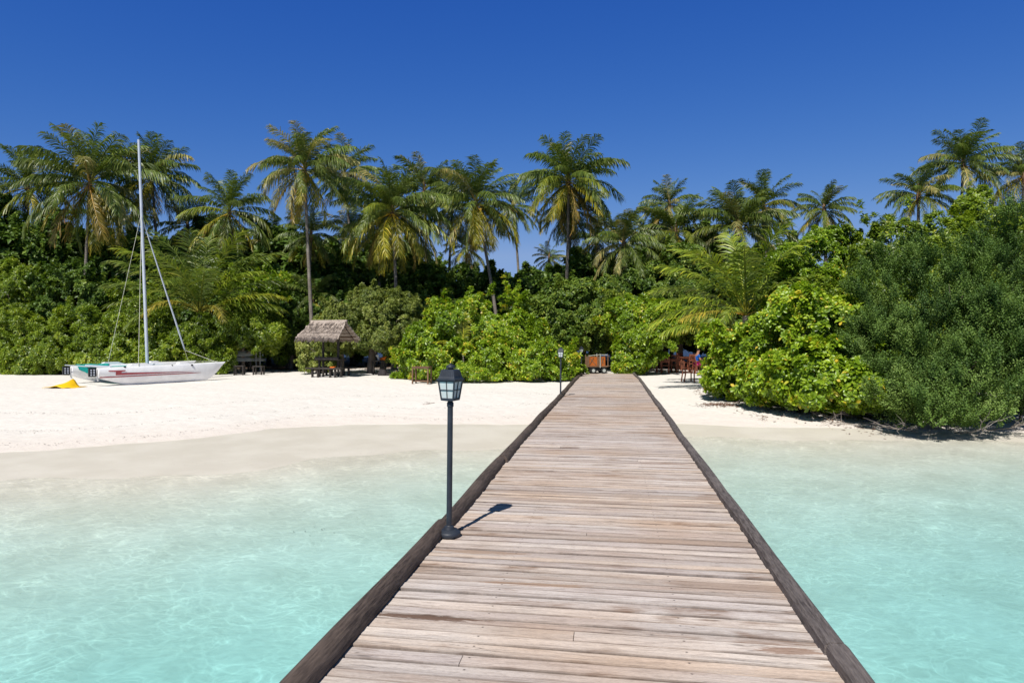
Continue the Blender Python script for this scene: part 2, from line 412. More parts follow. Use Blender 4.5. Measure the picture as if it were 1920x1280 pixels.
    egm = math_(nt, 'MULTIPLY', ramp(nt, [(.42, 0.), (.452, 1.)], eg), ramp(nt, [(.36, .50), (.56, 1.)], noise(nt, mapping(nt, v, (1.3, 9, 1), (0, 0, 0), (2, 7, 1)), 1.6, 4)))
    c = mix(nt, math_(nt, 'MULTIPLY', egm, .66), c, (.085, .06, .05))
    # nail heads over the joists
    dx = math_(nt, 'PINGPONG', math_(nt, 'ADD', s.outputs[0], 5.22), .58)
    vx = math_(nt, 'PINGPONG', math_(nt, 'ADD', su.outputs[1], .25), .5)
    dd = math_(nt, 'SQRT', math_(nt, 'ADD', math_(nt, 'POWER', dx, 2.0), math_(nt, 'POWER', math_(nt, 'MULTIPLY', vx, .125), 2.0)))
    nail = ramp(nt, [(.0055, 1.), (.0085, 0.)], dd)
    c = mix(nt, math_(nt, 'MULTIPLY', nail, .8), c, (.06, .045, .04))
    h = math_(nt, 'ADD', grain, math_(nt, 'MULTIPLY', grain2, .5))
    h = math_(nt, 'SUBTRACT', h, math_(nt, 'MULTIPLY', crm, 1.2))
    princ(nt, out, c, .8, .3, bump(nt, h, .55, .006))
    return m
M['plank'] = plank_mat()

def wood(name, c1, c2, axis=1, rough=.7, spec=.3):
    m, nt, out = new_mat(name)
    tc = N(nt, 'ShaderNodeTexCoord').outputs['Object']
    sc = [30, 30, 30]; sc[axis] = 2.6
    g1 = noise(nt, mapping(nt, tc, tuple(sc)), 2.2, 8, .72, .2)
    g2 = noise(nt, tc, 1.1, 3)
    c = mix(nt, ramp(nt, [(.38, 0.), (.62, 1.)], g1), c1, c2)
    c = mix(nt, math_(nt, 'MULTIPLY', ramp(nt, [(.45, 0.), (.7, 1.)], g2), .35), c, tuple(min(1, q*1.5) for q in c2))
    princ(nt, out, c, rough, spec, bump(nt, g1, .6, .012))
    return m
M['log'] = wood('dark_kerb_log', (.032, .023, .019), (.115, .086, .070))
M['beam'] = wood('dark_kerb_beam', (.055, .045, .042), (.17, .145, .135))
M['pile'] = wood('jetty_pile_wood', (.05, .04, .03), (.14, .11, .09), 2)
M['dark_wood'] = wood('dark_stained_wood', (.018, .015, .013), (.05, .042, .036), 0)
M['red_wood'] = wood('red_brown_wood', (.10, .03, .016), (.26, .085, .045), 2, .5)
M['brown_wood'] = wood('brown_wood', (.09, .05, .028), (.22, .13, .075), 0)
M['orange_wood'] = wood('orange_varnished_wood', (.28, .070, .012), (.46, .13, .024), 0, .45)
M['thatch'] = None
def thatch():
    m, nt, out = new_mat('palm_thatch')
    tc = N(nt, 'ShaderNodeTexCoord').outputs['Object']
    a = N(nt, 'ShaderNodeAttribute'); a.attribute_name = 'tint'
    g = noise(nt, mapping(nt, tc, (30, 6, 6)), 1.5, 5, .75)
    c = mix(nt, ramp(nt, [(.3, 0.), (.7, 1.)], g), (.21, .165, .13), (.52, .45, .39))
    c = mix(nt, ramp(nt, [(0, 0.), (1, .8)], a.outputs['Fac']), c, (.38, .31, .26))
    princ(nt, out, c, .9, .15, bump(nt, g, .9, .03))
    return m
M['thatch'] = thatch()
M['lamp_metal'] = simple('blue_black_painted_metal', (.026, .032, .044), .5, .4, .15, 12, .12)
M['frosted'] = simple('frosted_lamp_glass', (.56, .61, .60), .3, .5, .06, 6, .05)
M['hull'] = simple('white_gelcoat', (.84, .84, .84), .28, .5, .05, 3, .03)
M['stripe'] = simple('faded_red_stripe', (.36, .06, .07), .4, .4, .1)
M['teal'] = simple('teal_trampoline_cloth', (.01, .30, .27), .7, .3, .12)
M['yellow'] = simple('yellow_canvas', (.86, .52, .01), .6, .3, .06)
M['black'] = simple('black_plastic', (.012, .013, .016), .4, .4, .1)
M['alu'] = simple('silver_mast_metal', (.52, .56, .62), .4, .5, .05, 3, .03, .2)
M['wire'] = simple('pale_rigging_line', (.55, .55, .45), .5, .4, .05)
M['white'] = simple('white_paint', (.72, .72, .70), .5, .4, .08)
M['greyboat'] = simple('dull_white_fibreglass', (.36, .38, .36), .5, .4, .12, 2)
M['stone'] = simple('dark_rock', (.045, .04, .04), .9, .2, .3, 5, .6, 0, 12)
M['rubber'] = simple('black_rubber', (.015, .015, .016), .8, .3, .1)
M['coconut'] = simple('yellow_green_coconut', (.42, .27, .04), .5, .4, .2)
M['litter'] = simple('brown_dead_leaf', (.20, .085, .04), .8, .2, .3, 10)
M['skin'] = simple('skin', (.36, .18, .11), .5, .4, .05)
M['blue'] = simple('blue_cloth', (.01, .10, .42), .8, .2, .1)
M['pink'] = simple('pink_cloth', (.60, .03, .22), .8, .2, .5, 30)
M['hair'] = simple('dark_hair', (.02, .014, .01), .6, .3, .1)
M['green_cloth'] = simple('dark_green_cloth', (.015, .045, .035), .85, .2, .1)
M['orange_cloth'] = simple('orange_cloth', (.68, .16, .02), .8, .2, .1)

# ------------------------------------------------------------------ ground and water
def axis_pts(segs):
    out = []
    for a, b, st in segs: out += list(np.arange(a, b, st))
    return np.array(out + [segs[-1][1]])
gxs = axis_pts([(-700, -100, 50), (-100, -40, 5), (-40, -20, 1), (-20, 18, .25), (18, 40, 1), (40, 100, 5), (100, 700, 50)])
gys = axis_pts([(-700, -60, 40), (-60, -10, 5), (-10, 6, .8), (6, 24, .2), (24, 40, .4), (40, 70, 2), (70, 700, 30)])
X, Y = np.meshgrid(gxs, gys)
Z = ground(X, Y)
nx, ny = len(gxs), len(gys)
idx = np.arange(nx*ny).reshape(ny, nx)
F = np.stack([idx[:-1, :-1], idx[:-1, 1:], idx[1:, 1:], idx[1:, :-1]], -1).reshape(-1, 4)
me = np_mesh('beach_sand', np.stack([X, Y, Z], -1).reshape(-1, 3), F, smooth=True)
a = me.attributes.new('dry', 'FLOAT', 'POINT'); a.data.foreach_set('value', (Y-yd(X)).ravel().astype(np.float32))
tag(link('beach_sand', me, M['sand']), 'white coral sand beach sloping down into the shallow lagoon', 'beach', kind='structure')
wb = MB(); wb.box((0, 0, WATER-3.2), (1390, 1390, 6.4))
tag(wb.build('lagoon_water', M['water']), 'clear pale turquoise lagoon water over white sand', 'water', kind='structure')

# ------------------------------------------------------------------ jetty
YAW = R(-8.27)
jetty = empty('wooden_jetty', (-0.175, 0, 0), YAW, 'long weathered plank jetty running over the water to the beach', 'jetty')
rng = random.Random(4)
JL = 34.6
v = []; f = []; tint = []; uvs = []
y = -4.0
while y < JL:
    wd = rng.choice([.095, .12, .125, .13, .135, .145])*rng.uniform(.97, 1.03)
    gap = rng.choice([.006, .009, .012, .016, .019])
    xl = -1.285 + rng.uniform(-.02, .015); xr = 1.325 + rng.uniform(-.015, .015)
    dz = rng.uniform(-.005, .005); sk = -.026 + rng.uniform(-.008, .008)*.6; t = rng.random()
    cup = rng.uniform(-.004, .004); tw = rng.uniform(-.003, .003)
    segs = [(xl, xr)]
    if rng.random() < .10:
        c_ = rng.choice([-.62, -.04, .54]); segs = [(xl, c_-.002), (c_+.002, xr)]
    for sg, (xa, xb) in enumerate(segs):
        tt = t if sg == 0 else rng.random()
        nseg = max(2, int((xb-xa)/.3)); cols = []
        for i in range(nseg+1):
            x = xa + (xb-xa)*i/nseg
            w1 = .0015*math.sin(x*3+t*20); y0 = y + sk*x/1.3 + w1; y1 = y + wd - gap + sk*x/1.3 + .0015*math.sin(x*2.3+t*40)
            z0 = dz + tw*x + .0015*math.sin(x*2+t*9)
            b = len(v)
            prof = [(y0, -.035), (y0, z0-.004), (y0+.006, z0), ((y0+y1)/2, z0+cup), (y1-.006, z0), (y1, z0-.004), (y1, -.035)]
            for (yy, zz) in prof: v.append((x, yy, zz)); tint.append(tt)
            cols.append(b)
        for i in range(nseg):
            a0, b0 = cols[i], cols[i+1]
            for j in range(7):
                k = (j+1) % 7; f.append((a0+j, a0+k, b0+k, b0+j))
        f.append(tuple(cols[0]+j for j in range(7))[::-1]); f.append(tuple(cols[-1]+j for j in range(7)))
    y += wd
me = bpy.data.meshes.new('deck'); me.from_pydata(v, [], f); me.update()
at_ = me.attributes.new('tint', 'FLOAT', 'POINT'); at_.data.foreach_set('value', tint)
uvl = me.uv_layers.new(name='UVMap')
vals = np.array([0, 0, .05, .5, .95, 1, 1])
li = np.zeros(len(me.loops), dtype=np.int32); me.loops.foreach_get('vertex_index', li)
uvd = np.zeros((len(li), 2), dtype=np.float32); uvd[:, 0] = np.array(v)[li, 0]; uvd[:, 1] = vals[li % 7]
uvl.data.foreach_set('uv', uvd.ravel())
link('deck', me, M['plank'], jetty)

def rail(name, x, mat, r, rnd, joints, round_):
    for a, b in zip(joints[:-1], joints[1:]):
        n = max(3, int((b-a)/.5)); jx = rng.uniform(-.015, .015); jx2 = rng.uniform(-.015, .015); ph = rng.uniform(0, 6)
        secs = []
        for i in range(n+1):
            t = i/n; yy = a+.006 + (b-a-.012)*t
            inward = 0
            if yy > JL-4.5: inward = -math.copysign(.10*(yy-JL+4.5)/4.5, x)
            xx = x + jx*(1-t) + jx2*t + .008*math.sin(yy*1.1+ph) + inward
            rr = r*(1+.07*math.sin(yy*1.7+ph) + rng.uniform(-.02, .02))
            if round_:
                m_ = 12
                secs.append([(xx+rr*math.cos(2*PI*j/m_)*1.05, yy, .020+rr*math.sin(2*PI*j/m_)*.95) for j in range(m_)])
            else:
                hw = r; hh = .072
                prof = [(-hw, -.05), (-hw, hh-.018), (-hw+.018, hh), (hw-.018, hh), (hw, hh-.018), (hw, -.05)]
                secs.append([(xx+p*(rr/r), yy, q+.004*math.sin(yy*2+ph)) for p, q in prof])
        mb = MB(); mb.loft(secs); mb.build(name, mat, jetty, smooth=round_)
rail('kerb_log', -1.335, M['log'], .073, .01, [-4, -.6, 2.6, 6.05, 9.4, 13.2, 17.6, 22, 26.5, 30.6, JL-.1], True)
rail('kerb_beam', 1.37, M['beam'], .053, .01, [-4, 0.4, 3.9, 7.6, 11.8, 16.2, 20.9, 25.2, 29.4, JL-.1], False)
for sx in (-1.32, -.7, 0, .7, 1.35):
    b = MB(); b.box((sx, (JL-4)/2, -.135), (.10, JL+3.6, .19)); b.build('joist', M['pile'], jetty)
Rj = Matrix.Rotation(YAW, 3, 'Z')
yy = -3.0
while yy < 33:
    b = MB(); b.box((0, yy, -.32), (2.7, .14, .17)); b.build('crossbeam', M['pile'], jetty, bevel=.01)
    for sx in (-1.15, 1.15):
        wpt = Rj @ Vector((sx, yy, 0)) + Vector((-.175, 0, 0)); zb = gz(wpt.x, wpt.y)-.3
        if zb < -.45:
            b = MB(); b.lathe([(.11, zb), (.11, -.41), (.10, -.405)], (sx, yy, 0), 12); b.build('pile', M['pile'], jetty, smooth=True)
    yy += 3.0

# ------------------------------------------------------------------ lamps
def make_lamp():
    t = empty('lamp_post', (0, 0, 0))
    b = MB(); b.lathe([(.098, 0), (.102, .010), (.101, .030), (.092, .040), (.088, .041), (.076, .054), (.048, .058), (.042, .078), (.030, .084), (.026, .09)], n=28)
    b.build('base', M['lamp_metal'], t, smooth=True)
    b = MB()
    for k in range(4):
        a_ = PI/4+k*PI/2; b.lathe([(.008, .03), (.008, .044), (.004, .047)], (.070*math.cos(a_), .070*math.sin(a_), 0), 6)
    b.build('base_bolts', M['alu'], t)
    b = MB(); b.lathe([(.0245, .08), (.0245, 1.115), (.0295, 1.12), (.0295, 1.150), (.022, 1.162), (.018, 1.175)], n=18)
    b.build('pole', M['lamp_metal'], t, smooth=True)
    z0, z1 = 1.185, 1.345; r0, r1 = .057, .077     # half widths, bottom and top of the lantern
    fr = MB()
    fr.loft([[(-.02, -.02, 1.165), (.02, -.02, 1.165), (.02, .02, 1.165), (-.02, .02, 1.165)],
             [(-r0-.004, -r0-.004, z0-.012), (r0+.004, -r0-.004, z0-.012), (r0+.004, r0+.004, z0-.012), (-r0-.004, r0+.004, z0-.012)],
             [(-r0-.004, -r0-.004, z0), (r0+.004, -r0-.004, z0), (r0+.004, r0+.004, z0), (-r0-.004, r0+.004, z0)]])
    for sx, sy in ((-1, -1), (1, -1), (1, 1), (-1, 1)):
        fr.beam((sx*r0, sy*r0, z0), (sx*r1, sy*r1, z1), .011, .011, (0, 1, 0))
    zm = (z0+z1)/2; rm = (r0+r1)/2
    for k in range(4):
        Q = Matrix.Rotation(k*PI/2, 3, 'Z')
        fr.beam(Q @ Vector((0, -r0-.001, z0)), Q @ Vector((0, -r1-.001, z1)), .006, .006, (0, 1, 0))
        fr.beam(Q @ Vector((-rm, -rm-.001, zm)), Q @ Vector((rm, -rm-.001, zm)), .006, .006)
        fr.beam(Q @ Vector((-r1, -r1, z1-.004)), Q @ Vector((r1, -r1, z1-.004)), .010, .010)
        fr.beam(Q @ Vector((-r0, -r0, z0+.004)), Q @ Vector((r0, -r0, z0+.004)), .010, .010)
    fr.build('lantern_frame', M['lamp_metal'], t)
    for k in range(4):
        Q = Matrix.Rotation(k*PI/2, 3, 'Z'); g = MB()
        e = .004
        pts = [(-r0+e, -r0+.003, z0+.002), (r0-e, -r0+.003, z0+.002), (r1-e, -r1+.003, z1-.002), (-r1+e, -r1+.003, z1-.002)]
        g.loft([[Q @ Vector(p) for p in pts], [Q @ (Vector(p)+Vector((0, .003, 0))) for p in pts]])
        g.build('glass_pane', M['frosted'], t)
    rf = MB(); R1 = .090
    def sq(r, z): return [(-r, -r, z), (r, -r, z), (r, r, z), (-r, r, z)]
    rf.loft([sq(R1-.006, z1), sq(R1, z1+.003), sq(R1, z1+.014), sq(R1-.010, z1+.018), sq(.073, z1+.038), sq(.060, z1+.090), sq(.050, z1+.096)])
    for k in range(4):
        Q = Matrix.Rotation(k*PI/2, 3, 'Z')
        for j in (-3, -2, -1, 0, 1, 2, 3):
            u = j/4.
            rf.beam(Q @ Vector((u*.075, -.0745, z1+.038)), Q @ Vector((u*.062, -.0612, z1+.088)), .004, .003, (0, 1, 0))
    rf.build('lantern_roof', M['lamp_metal'], t)
    c_ = MB(); zc = z1+.094
    c_.lathe([(.024, zc), (.024, zc+.010), (.037, zc+.011), (.039, zc+.016), (.036, zc+.032), (.026, zc+.041), (.009, zc+.046), (.008, zc+.052), (.004, zc+.055)], n=20)
    c_.build('cap', M['lamp_metal'], t, smooth=True)
    return t
lamp = make_lamp()
def jp(px, py, z=0.0):
    d = (EYE-z)*FP/(py-637); return Vector(((px-960)/FP*d, d, z))
p = jp(842, 1004); lamp.location = p + Vector((0.0, 0, .004)); lamp.rotation_euler = (0, R(.6), R(-23))
tag(lamp, 'nearest blue-black lamp post with frosted lantern on the jetty edge', 'lamp post', 'lantern posts along the left side of the jetty')
l2 = copy_tree(lamp); p = jp(1051, 744); l2.location = p + Vector((0.0, 0, .004)); l2.rotation_euler = (0, R(.4), R(-12))
l2['label'] = 'smaller middle lamp post halfway down the jetty, against the bright green bush'
l3 = copy_tree(lamp); p = at(1090, 697, 35.6); l3.location = (p.x, p.y, gz(p.x, p.y)); l3.rotation_euler = (0, 0, R(20))
l3['label'] = 'farthest lamp post, standing in the leaves beside the orange cart'

# ------------------------------------------------------------------ foliage
def leaf_pts(Ln, W, kind='kite', droop=.15, fold=.12):
    """leaf along +x, up +z; returns verts, tris"""
    if kind == 'kite':
        V = [(0, 0, 0), (Ln*.55, W/2, fold*W), (Ln*.55, 0, -.0), (Ln*.55, -W/2, fold*W), (Ln, 0, -droop*Ln)]
        T = [(0, 2, 1), (2, 4, 1), (0, 3, 2), (2, 3, 4)]
    else:
        V = [(0, 0, 0), (Ln*.45, W*.36, fold*W), (Ln*.80, W/2, fold*W-droop*Ln*.4), (Ln*.5, 0, -.02*Ln), (Ln, W*.16, -droop*Ln),
             (Ln, -W*.16, -droop*Ln), (Ln*.80, -W/2, fold*W-droop*Ln*.4), (Ln*.45, -W*.36, fold*W)]
        T = [(0, 3, 1), (1, 3, 2), (2, 3, 4), (3, 5, 4), (3, 6, 5), (3, 7, 6), (0, 7, 3)]
    return np.array(V), np.array(T)

def rosette(k, Ln, W, kind, seed, tiers=2):
    r = np.random.RandomState(seed); Vs = []; Ts = []; Id = []; n = 0
    for i in range(k):
        t = (i+.5)/k
        el = R(8 + 62*t*t) + r.uniform(-.15, .15)
        l_ = Ln*(1.0-.35*t)*r.uniform(.8, 1.15)
        v_, t_ = leaf_pts(l_, W*(1-.25*t)*r.uniform(.85, 1.15), kind, r.uniform(.02, .28), r.uniform(.05, .3))
        az_ = i*2.39996 + r.uniform(-.25, .25)
        ce, se = math.cos(el), math.sin(el); ca, sa = math.cos(az_), math.sin(az_); ro = r.uniform(-.35, .35)
        Rr = np.array([[1, 0, 0], [0, math.cos(ro), -math.sin(ro)], [0, math.sin(ro), math.cos(ro)]])
        Ry = np.array([[ce, 0, -se], [0, 1, 0], [se, 0, ce]]); Rz = np.array([[ca, -sa, 0], [sa, ca, 0], [0, 0, 1]])
        v_ = v_ @ (Rz @ Ry @ Rr).T; v_[:, 2] -= (1-t)*Ln*.12
        Vs.append(v_); Ts.append(t_+n); Id += [i]*len(v_); n += len(v_)
    return np.concatenate(Vs), np.concatenate(Ts), np.array(Id)

def shoot(k, H, Ln, W, seed, sub=0):
    """an upright twig set with small leaves, along +z"""
    r = np.random.RandomState(seed); Vs = []; Ts = []; Id = []; n = 0
    for i in range(k):
        z = H*((i+r.uniform(0, 1))/k)
        v_, t_ = leaf_pts(Ln*r.uniform(.7, 1.2)*(1-.3*z/H), W*r.uniform(.8, 1.2), 'kite', .1, .1)
        t_ = t_[:4]
        el = R(r.uniform(15, 65)); az_ = i*2.39996+r.uniform(-.3, .3)
        ce, se = math.cos(el), math.sin(el); ca, sa = math.cos(az_), math.sin(az_)
        Ry = np.array([[ce, 0, -se], [0, 1, 0], [se, 0, ce]]); Rz = np.array([[ca, -sa, 0], [sa, ca, 0], [0, 0, 1]])
        rad = r.uniform(0, 1)*Ln*.9*(1-.6*z/H)
        v_ = v_ @ (Rz @ Ry).T + np.array([ca*rad, sa*rad, z])
        Vs.append(v_); Ts.append(t_+n); Id += [i]*len(v_); n += len(v_)
    return np.concatenate(Vs), np.concatenate(Ts), np.array(Id)

TM = {
    'scaevola_near': [rosette(10, .205, .10, 'round', s) for s in range(4)],
    'scaevola': [rosette(9, .21, .085, 'kite', s+10) for s in range(4)],
    'hedge': [rosette(8, .20, .062, 'kite', s+20) for s in range(4)],
    'broad': [rosette(7, .21, .11, 'kite', s+30) for s in range(4)],
    'broad_far': [rosette(7, .34, .19, 'kite', s+40) for s in range(4)],
    'olive': [rosette(8, .16, .06, 'kite', s+50) for s in range(4)],
    'fine': [shoot(24, .44, .075, .036, s+60) for s in range(4)],
}
SZ = {'scaevola_near': .21, 'scaevola': .18, 'hedge': .17, 'broad': .18, 'broad_far': .29, 'olive': .14, 'fine': .17}

def instance_leaves(P, A, sc, tm, tb, seed, tvar=.16):
    r = np.random.RandomState(seed); n = len(P)
    A = A/np.maximum(np.linalg.norm(A, axis=1, keepdims=True), 1e-6)
    U = r.normal(size=(n, 3)); U -= (U*A).sum(1, keepdims=True)*A; U /= np.linalg.norm(U, axis=1, keepdims=True)
    W = np.cross(A, U)
    which = r.randint(0, len(tm), n)
    Vs, Fs, Ts = [], [], []; off = 0
    for k, (tv, tt, tid) in enumerate(tm):
        m = np.where(which == k)[0]
        if len(m) == 0: continue
        B = np.stack([U[m], W[m], A[m]], 1)                       # rows are axes
        VV = np.einsum('vk,nkj->nvj', tv, B)*sc[m][:, None, None] + P[m][:, None, :]
        nl = tid.max()+1
        tl = np.clip(tb[m][:, None] + r.normal(0, tvar, (len(m), nl)) + .10*(np.arange(nl)/nl)[None, :], 0, 1)
        tl = np.where(r.random((len(m), nl)) < .012, 1.0, tl)
        nv = len(tv)
        Fs.append((tt[None] + (np.arange(len(m))*nv)[:, None, None]).reshape(-1, 3) + off)
        Vs.append(VV.reshape(-1, 3)); Ts.append(tl[:, tid].reshape(-1)); off += len(m)*nv
    return np.concatenate(Vs), np.concatenate(Fs), np.concatenate(Ts)

def fib(n, r):
    i = np.arange(n)+.5; ph = np.arccos(1-2*i/n); th = PI*(1+5**.5)*i + r.uniform(0, 6)
    return np.stack([np.cos(th)*np.sin(ph), np.sin(th)*np.sin(ph), np.cos(ph)], -1)

def crown(name, mains, kind, mat, parent, seed, cover=2.6, sub=.5, up=.35, zmin=.05, size=1.0, tint=.42, jag=.42, base=(0, 0), front=True, plume=.4):
    """leaf crown: clumps (sub radius) on the surface of the main ellipsoids (cx,cy,cz,rx,ry,rz); local coordinates"""
    r = np.random.RandomState(seed)
    Pl, Al, Tl, Sl = [], [], [], []
    Mn = np.array(mains, dtype=float)
    s0 = SZ[kind]*size
    for mi, (cx, cy, cz, rx, ry, rz) in enumerate(Mn):
        area = 4*PI*(((rx*ry)**1.6+(rx*rz)**1.6+(ry*rz)**1.6)/3)**(1/1.6)
        ns = max(10, int(area/(sub*sub*1.45)))
        D = fib(ns, r) + r.normal(0, .12, (ns, 3)); D /= np.linalg.norm(D, axis=1, keepdims=True)
        ph = r.uniform(0, 6, 6)
        lump = np.sin(D[:, 0]*3.1+ph[0])*np.sin(D[:, 2]*3.7+ph[1]) + .7*np.sin(D[:, 0]*6.3+ph[2])*np.sin(D[:, 1]*5.1+ph[3]) + .6*np.sin(D[:, 2]*8.3+ph[4]+D[:, 0]*4)
        rad = 1 + jag*.45*lump + r.normal(0, jag*.25, ns) + (r.random(ns) < .12)*r.uniform(.05, .3, ns)*jag*3
        sh = np.maximum(np.array([rx, ry, rz])-.8*sub, .45*np.array([rx, ry, rz]))
        c = D*sh*np.clip(rad, .6, 1.35)[:, None] + np.array([cx, cy, cz])
        nrm = D/np.array([rx, ry, rz]); nrm /= np.linalg.norm(nrm, axis=1, keepdims=True)
        keep = c[:, 2] > zmin-.15
        for mj, (ax, ay, az_, bx, by, bz) in enumerate(Mn):
            if mj == mi: continue
            q = ((c-np.array([ax, ay, az_]))/np.array([bx, by, bz])); keep &= (q*q).sum(1) > .62
        c, nrm = c[keep], nrm[keep]
        sr = sub*r.uniform(.45, 1.2, len(c)); tb = np.clip(r.normal(tint, .10 if kind != 'fine' else .17, len(c)), .05, .9)
        for j in range(len(c)):
            cov = cover
            if front:
                wx, wy = base[0]+c[j, 0], base[1]+c[j, 1]; vx, vy = -wx, -wy; l_ = math.hypot(vx, vy)+1e-6
                if (nrm[j, 0]*vx+nrm[j, 1]*vy)/l_ < -.35: cov = cover*.35
            m = max(3, int(cov*2*PI*sr[j]**2/(s0*s0)*.55*r.uniform(.7, 1.2)))
            d = r.normal(size=(m, 3)); d /= np.linalg.norm(d, axis=1, keepdims=True)
            d += nrm[j]*.55; d /= np.linalg.norm(d, axis=1, keepdims=True)
            rr = sr[j]*(1-.45*np.abs(r.normal(0, .45, m))); rr = np.clip(rr, .1*sr[j], sr[j]*1.15)
            p = c[j] + d*rr[:, None]
            if r.random() < plume:                                # a leading shoot grows out of the clump
                ax0 = nrm[j]*.7 + np.array([0, 0, .55]) + r.normal(0, .35, 3); ax0 /= np.linalg.norm(ax0)
                t_ = r.random(m)[:, None]; Lp = sub*r.uniform(1.0, 2.1)
                p = c[j] + ax0*t_*Lp + d*(sr[j]*.42*(1-.75*t_)); tb[j] = min(.9, tb[j]+.07)
            ax_ = d*.55 + nrm[j]*.35 + np.array([0, 0, up]) + r.normal(0, .28, (m, 3))
            Pl.append(p); Al.append(ax_); Tl.append(tb[j]+r.normal(0, .05, m)); Sl.append(size*r.uniform(.75, 1.2, m))
    P, A, T, Sc = np.concatenate(Pl), np.concatenate(Al), np.concatenate(Tl), np.concatenate(Sl)
    keep = P[:, 2] > zmin
    for (ax, ay, az_, bx, by, bz) in Mn:
        q = ((P-np.array([ax, ay, az_]))/np.array([bx, by, bz])); keep &= (q*q).sum(1) > .16
    P, A, T, Sc = P[keep], A[keep], T[keep], Sc[keep]
    V, F, T = instance_leaves(P, A, Sc, TM[kind], T, seed+1, .07 if kind == 'fine' else .16)
    V[:, 2] = np.maximum(V[:, 2], zmin*.3)
    me = np_mesh(name, V, F, T)
    STAT.append((name, len(F)))
    return link(name, me, mat, parent)
STAT = []

def branches(mains, parent, seed, n=9, r0=.05, mat=None, name='branches', spread=.5, z0=0.0):
    r = random.Random(seed); mb = MB()
    for i in range(n):
        cx, cy, cz, rx, ry, rz = mains[i % len(mains)]
        a_ = r.uniform(0, 2*PI); e = r.uniform(.3, .85)
        tip = Vector((cx+rx*e*math.cos(a_), cy+ry*e*math.sin(a_), cz+rz*r.uniform(-.1, .75)))
        b0 = Vector((cx*.6+r.uniform(-1, 1)*spread*rx*.5, cy*.6+r.uniform(-1, 1)*spread*ry*.5, z0-.05))
        pts = []; k = 6
        for j in range(k+1):
            t = j/k; p_ = b0.lerp(tip, t); p_.z = b0.z + (tip.z-b0.z)*(t**.8)
            p_ += Vector((r.uniform(-1, 1), r.uniform(-1, 1), 0))*.06*(1 if 0 < j < k else 0)*max(rx, .6)
            pts.append(p_)
        mb.tube(pts, [r0*(1-.85*j/k) for j in range(k+1)], 6)
    return mb.build(name, mat or M['trunk'], parent, smooth=True)

def bush(name, label, cat, X_, Y_, mains, kind, mat, seed, group=None, nb=9, r0=.04, **kw):
    z = gz(X_, Y_)
    t = empty(name, (X_, Y_, z), 0, label, cat, group)
    crown('crown', mains, kind, mat, t, seed, base=(X_, Y_), **kw)
    if nb: branches(mains, t, seed, nb, r0)
    return t

def px_ellip(X0, Y0, specs):
    """specs: (cx_px, halfwidth_px, top_py, dist, depth_radius, bottom_m above ground at root)"""
    g0 = gz(X0, Y0); out = []
    for (cx, hw, top, d, ry, bot) in specs:
        xc = (cx-960)/FP*d; rx = hw/FP*d; zt = EYE-(top-637)/FP*d - g0
        rz = (zt-bot)/2; out.append((xc-X0, d-Y0, (zt+bot)/2, rx, ry, rz))
    return out

def B(name, label, cat, specs, kind, mat, seed, **kw):
    cx, hw, top, d = specs[0][:4]
    X0, Y0 = (cx-960)/FP*d, d
    return bush(name, label, cat, X0, Y0, px_ellip(X0, Y0, specs), kind, M[mat], seed, **kw)

G_H = 'leafy bushes of the hedge behind the catamaran'
# left hedge, sea-lettuce bushes
B('hedge_bush', 'leafy green hedge bush at the far left edge above the yellow canvas', 'bush', [(10, 105, 572, 37.5, 1.6, -.6), (60, 60, 625, 36.6, 1.0, -.5)], 'hedge', 'hedge', 101, group=G_H, cover=2.4, jag=.6)
B('hedge_bush', 'leafy green hedge bush behind the stern of the catamaran', 'bush', [(150, 90, 588, 37.0, 1.5, -.6), (190, 60, 640, 36.0, .9, -.5)], 'hedge', 'hedge', 102, group=G_H, cover=2.4, jag=.6)
B('hedge_bush', 'leafy green hedge bush straight behind the catamaran mast', 'bush', [(262, 85, 578, 37.2, 1.5, -.6), (300, 60, 630, 36.1, .9, -.5)], 'hedge', 'hedge', 103, group=G_H, cover=2.4, jag=.6)
B('hedge_bush', 'darker green hedge bush behind the bow of the catamaran', 'bush', [(368, 62, 600, 37.4, 1.4, -.6), (400, 30, 655, 36.6, .7, -.5)], 'hedge', 'hedge', 104, group=G_H, cover=2.7, tint=.34)
# middle storey left
G_M = 'broadleaf trees behind the beach hedge'
def T(name, label, specs, kind, mat, seed, trunk_r=.14, group=G_M, cat='tree', lean=0.0, **kw):
    cx, hw, top, d = specs[0][:4]
    X0, Y0 = (cx-960)/FP*d, d; z = gz(X0, Y0)
    t = empty(name, (X0, Y0, z), 0, label, cat, group)
    mains = px_ellip(X0, Y0, specs)
    crown('crown', mains, kind, M[mat], t, seed, base=(X0, Y0), **kw)
    c0 = mains[0]; mb = MB(); zt = c0[2]
    mb.tube([(-lean, 0, -.1), (-lean*.6, .05, zt*.35), (-lean*.2, 0, zt*.7), (0, 0, zt*1.1)], [trunk_r*1.3, trunk_r, trunk_r*.8, trunk_r*.4], 10)
    r = random.Random(seed)
    for k in range(7):
        m_ = mains[k % len(mains)]; a_ = r.uniform(0, 2*PI)
        tip = Vector((m_[0]+m_[3]*.75*math.cos(a_), m_[1]+m_[4]*.75*math.sin(a_), m_[2]+m_[5]*r.uniform(-.3, .6)))
        s_ = Vector((-lean*.3, 0, zt*r.uniform(.35, .7)))
        mb.tube([s_, s_.lerp(tip, .5)+Vector((0, 0, .15*m_[5])), tip], [trunk_r*.5, trunk_r*.3, trunk_r*.1], 6)
    mb.build('trunk', M['trunk'], t, smooth=True)
    return t
T('broadleaf_tree', 'glossy dark green tree rising over the hedge left of the mast', [(150, 72, 500, 40.5, 1.8, .4)], 'broad', 'broad', 111, cover=2.6)
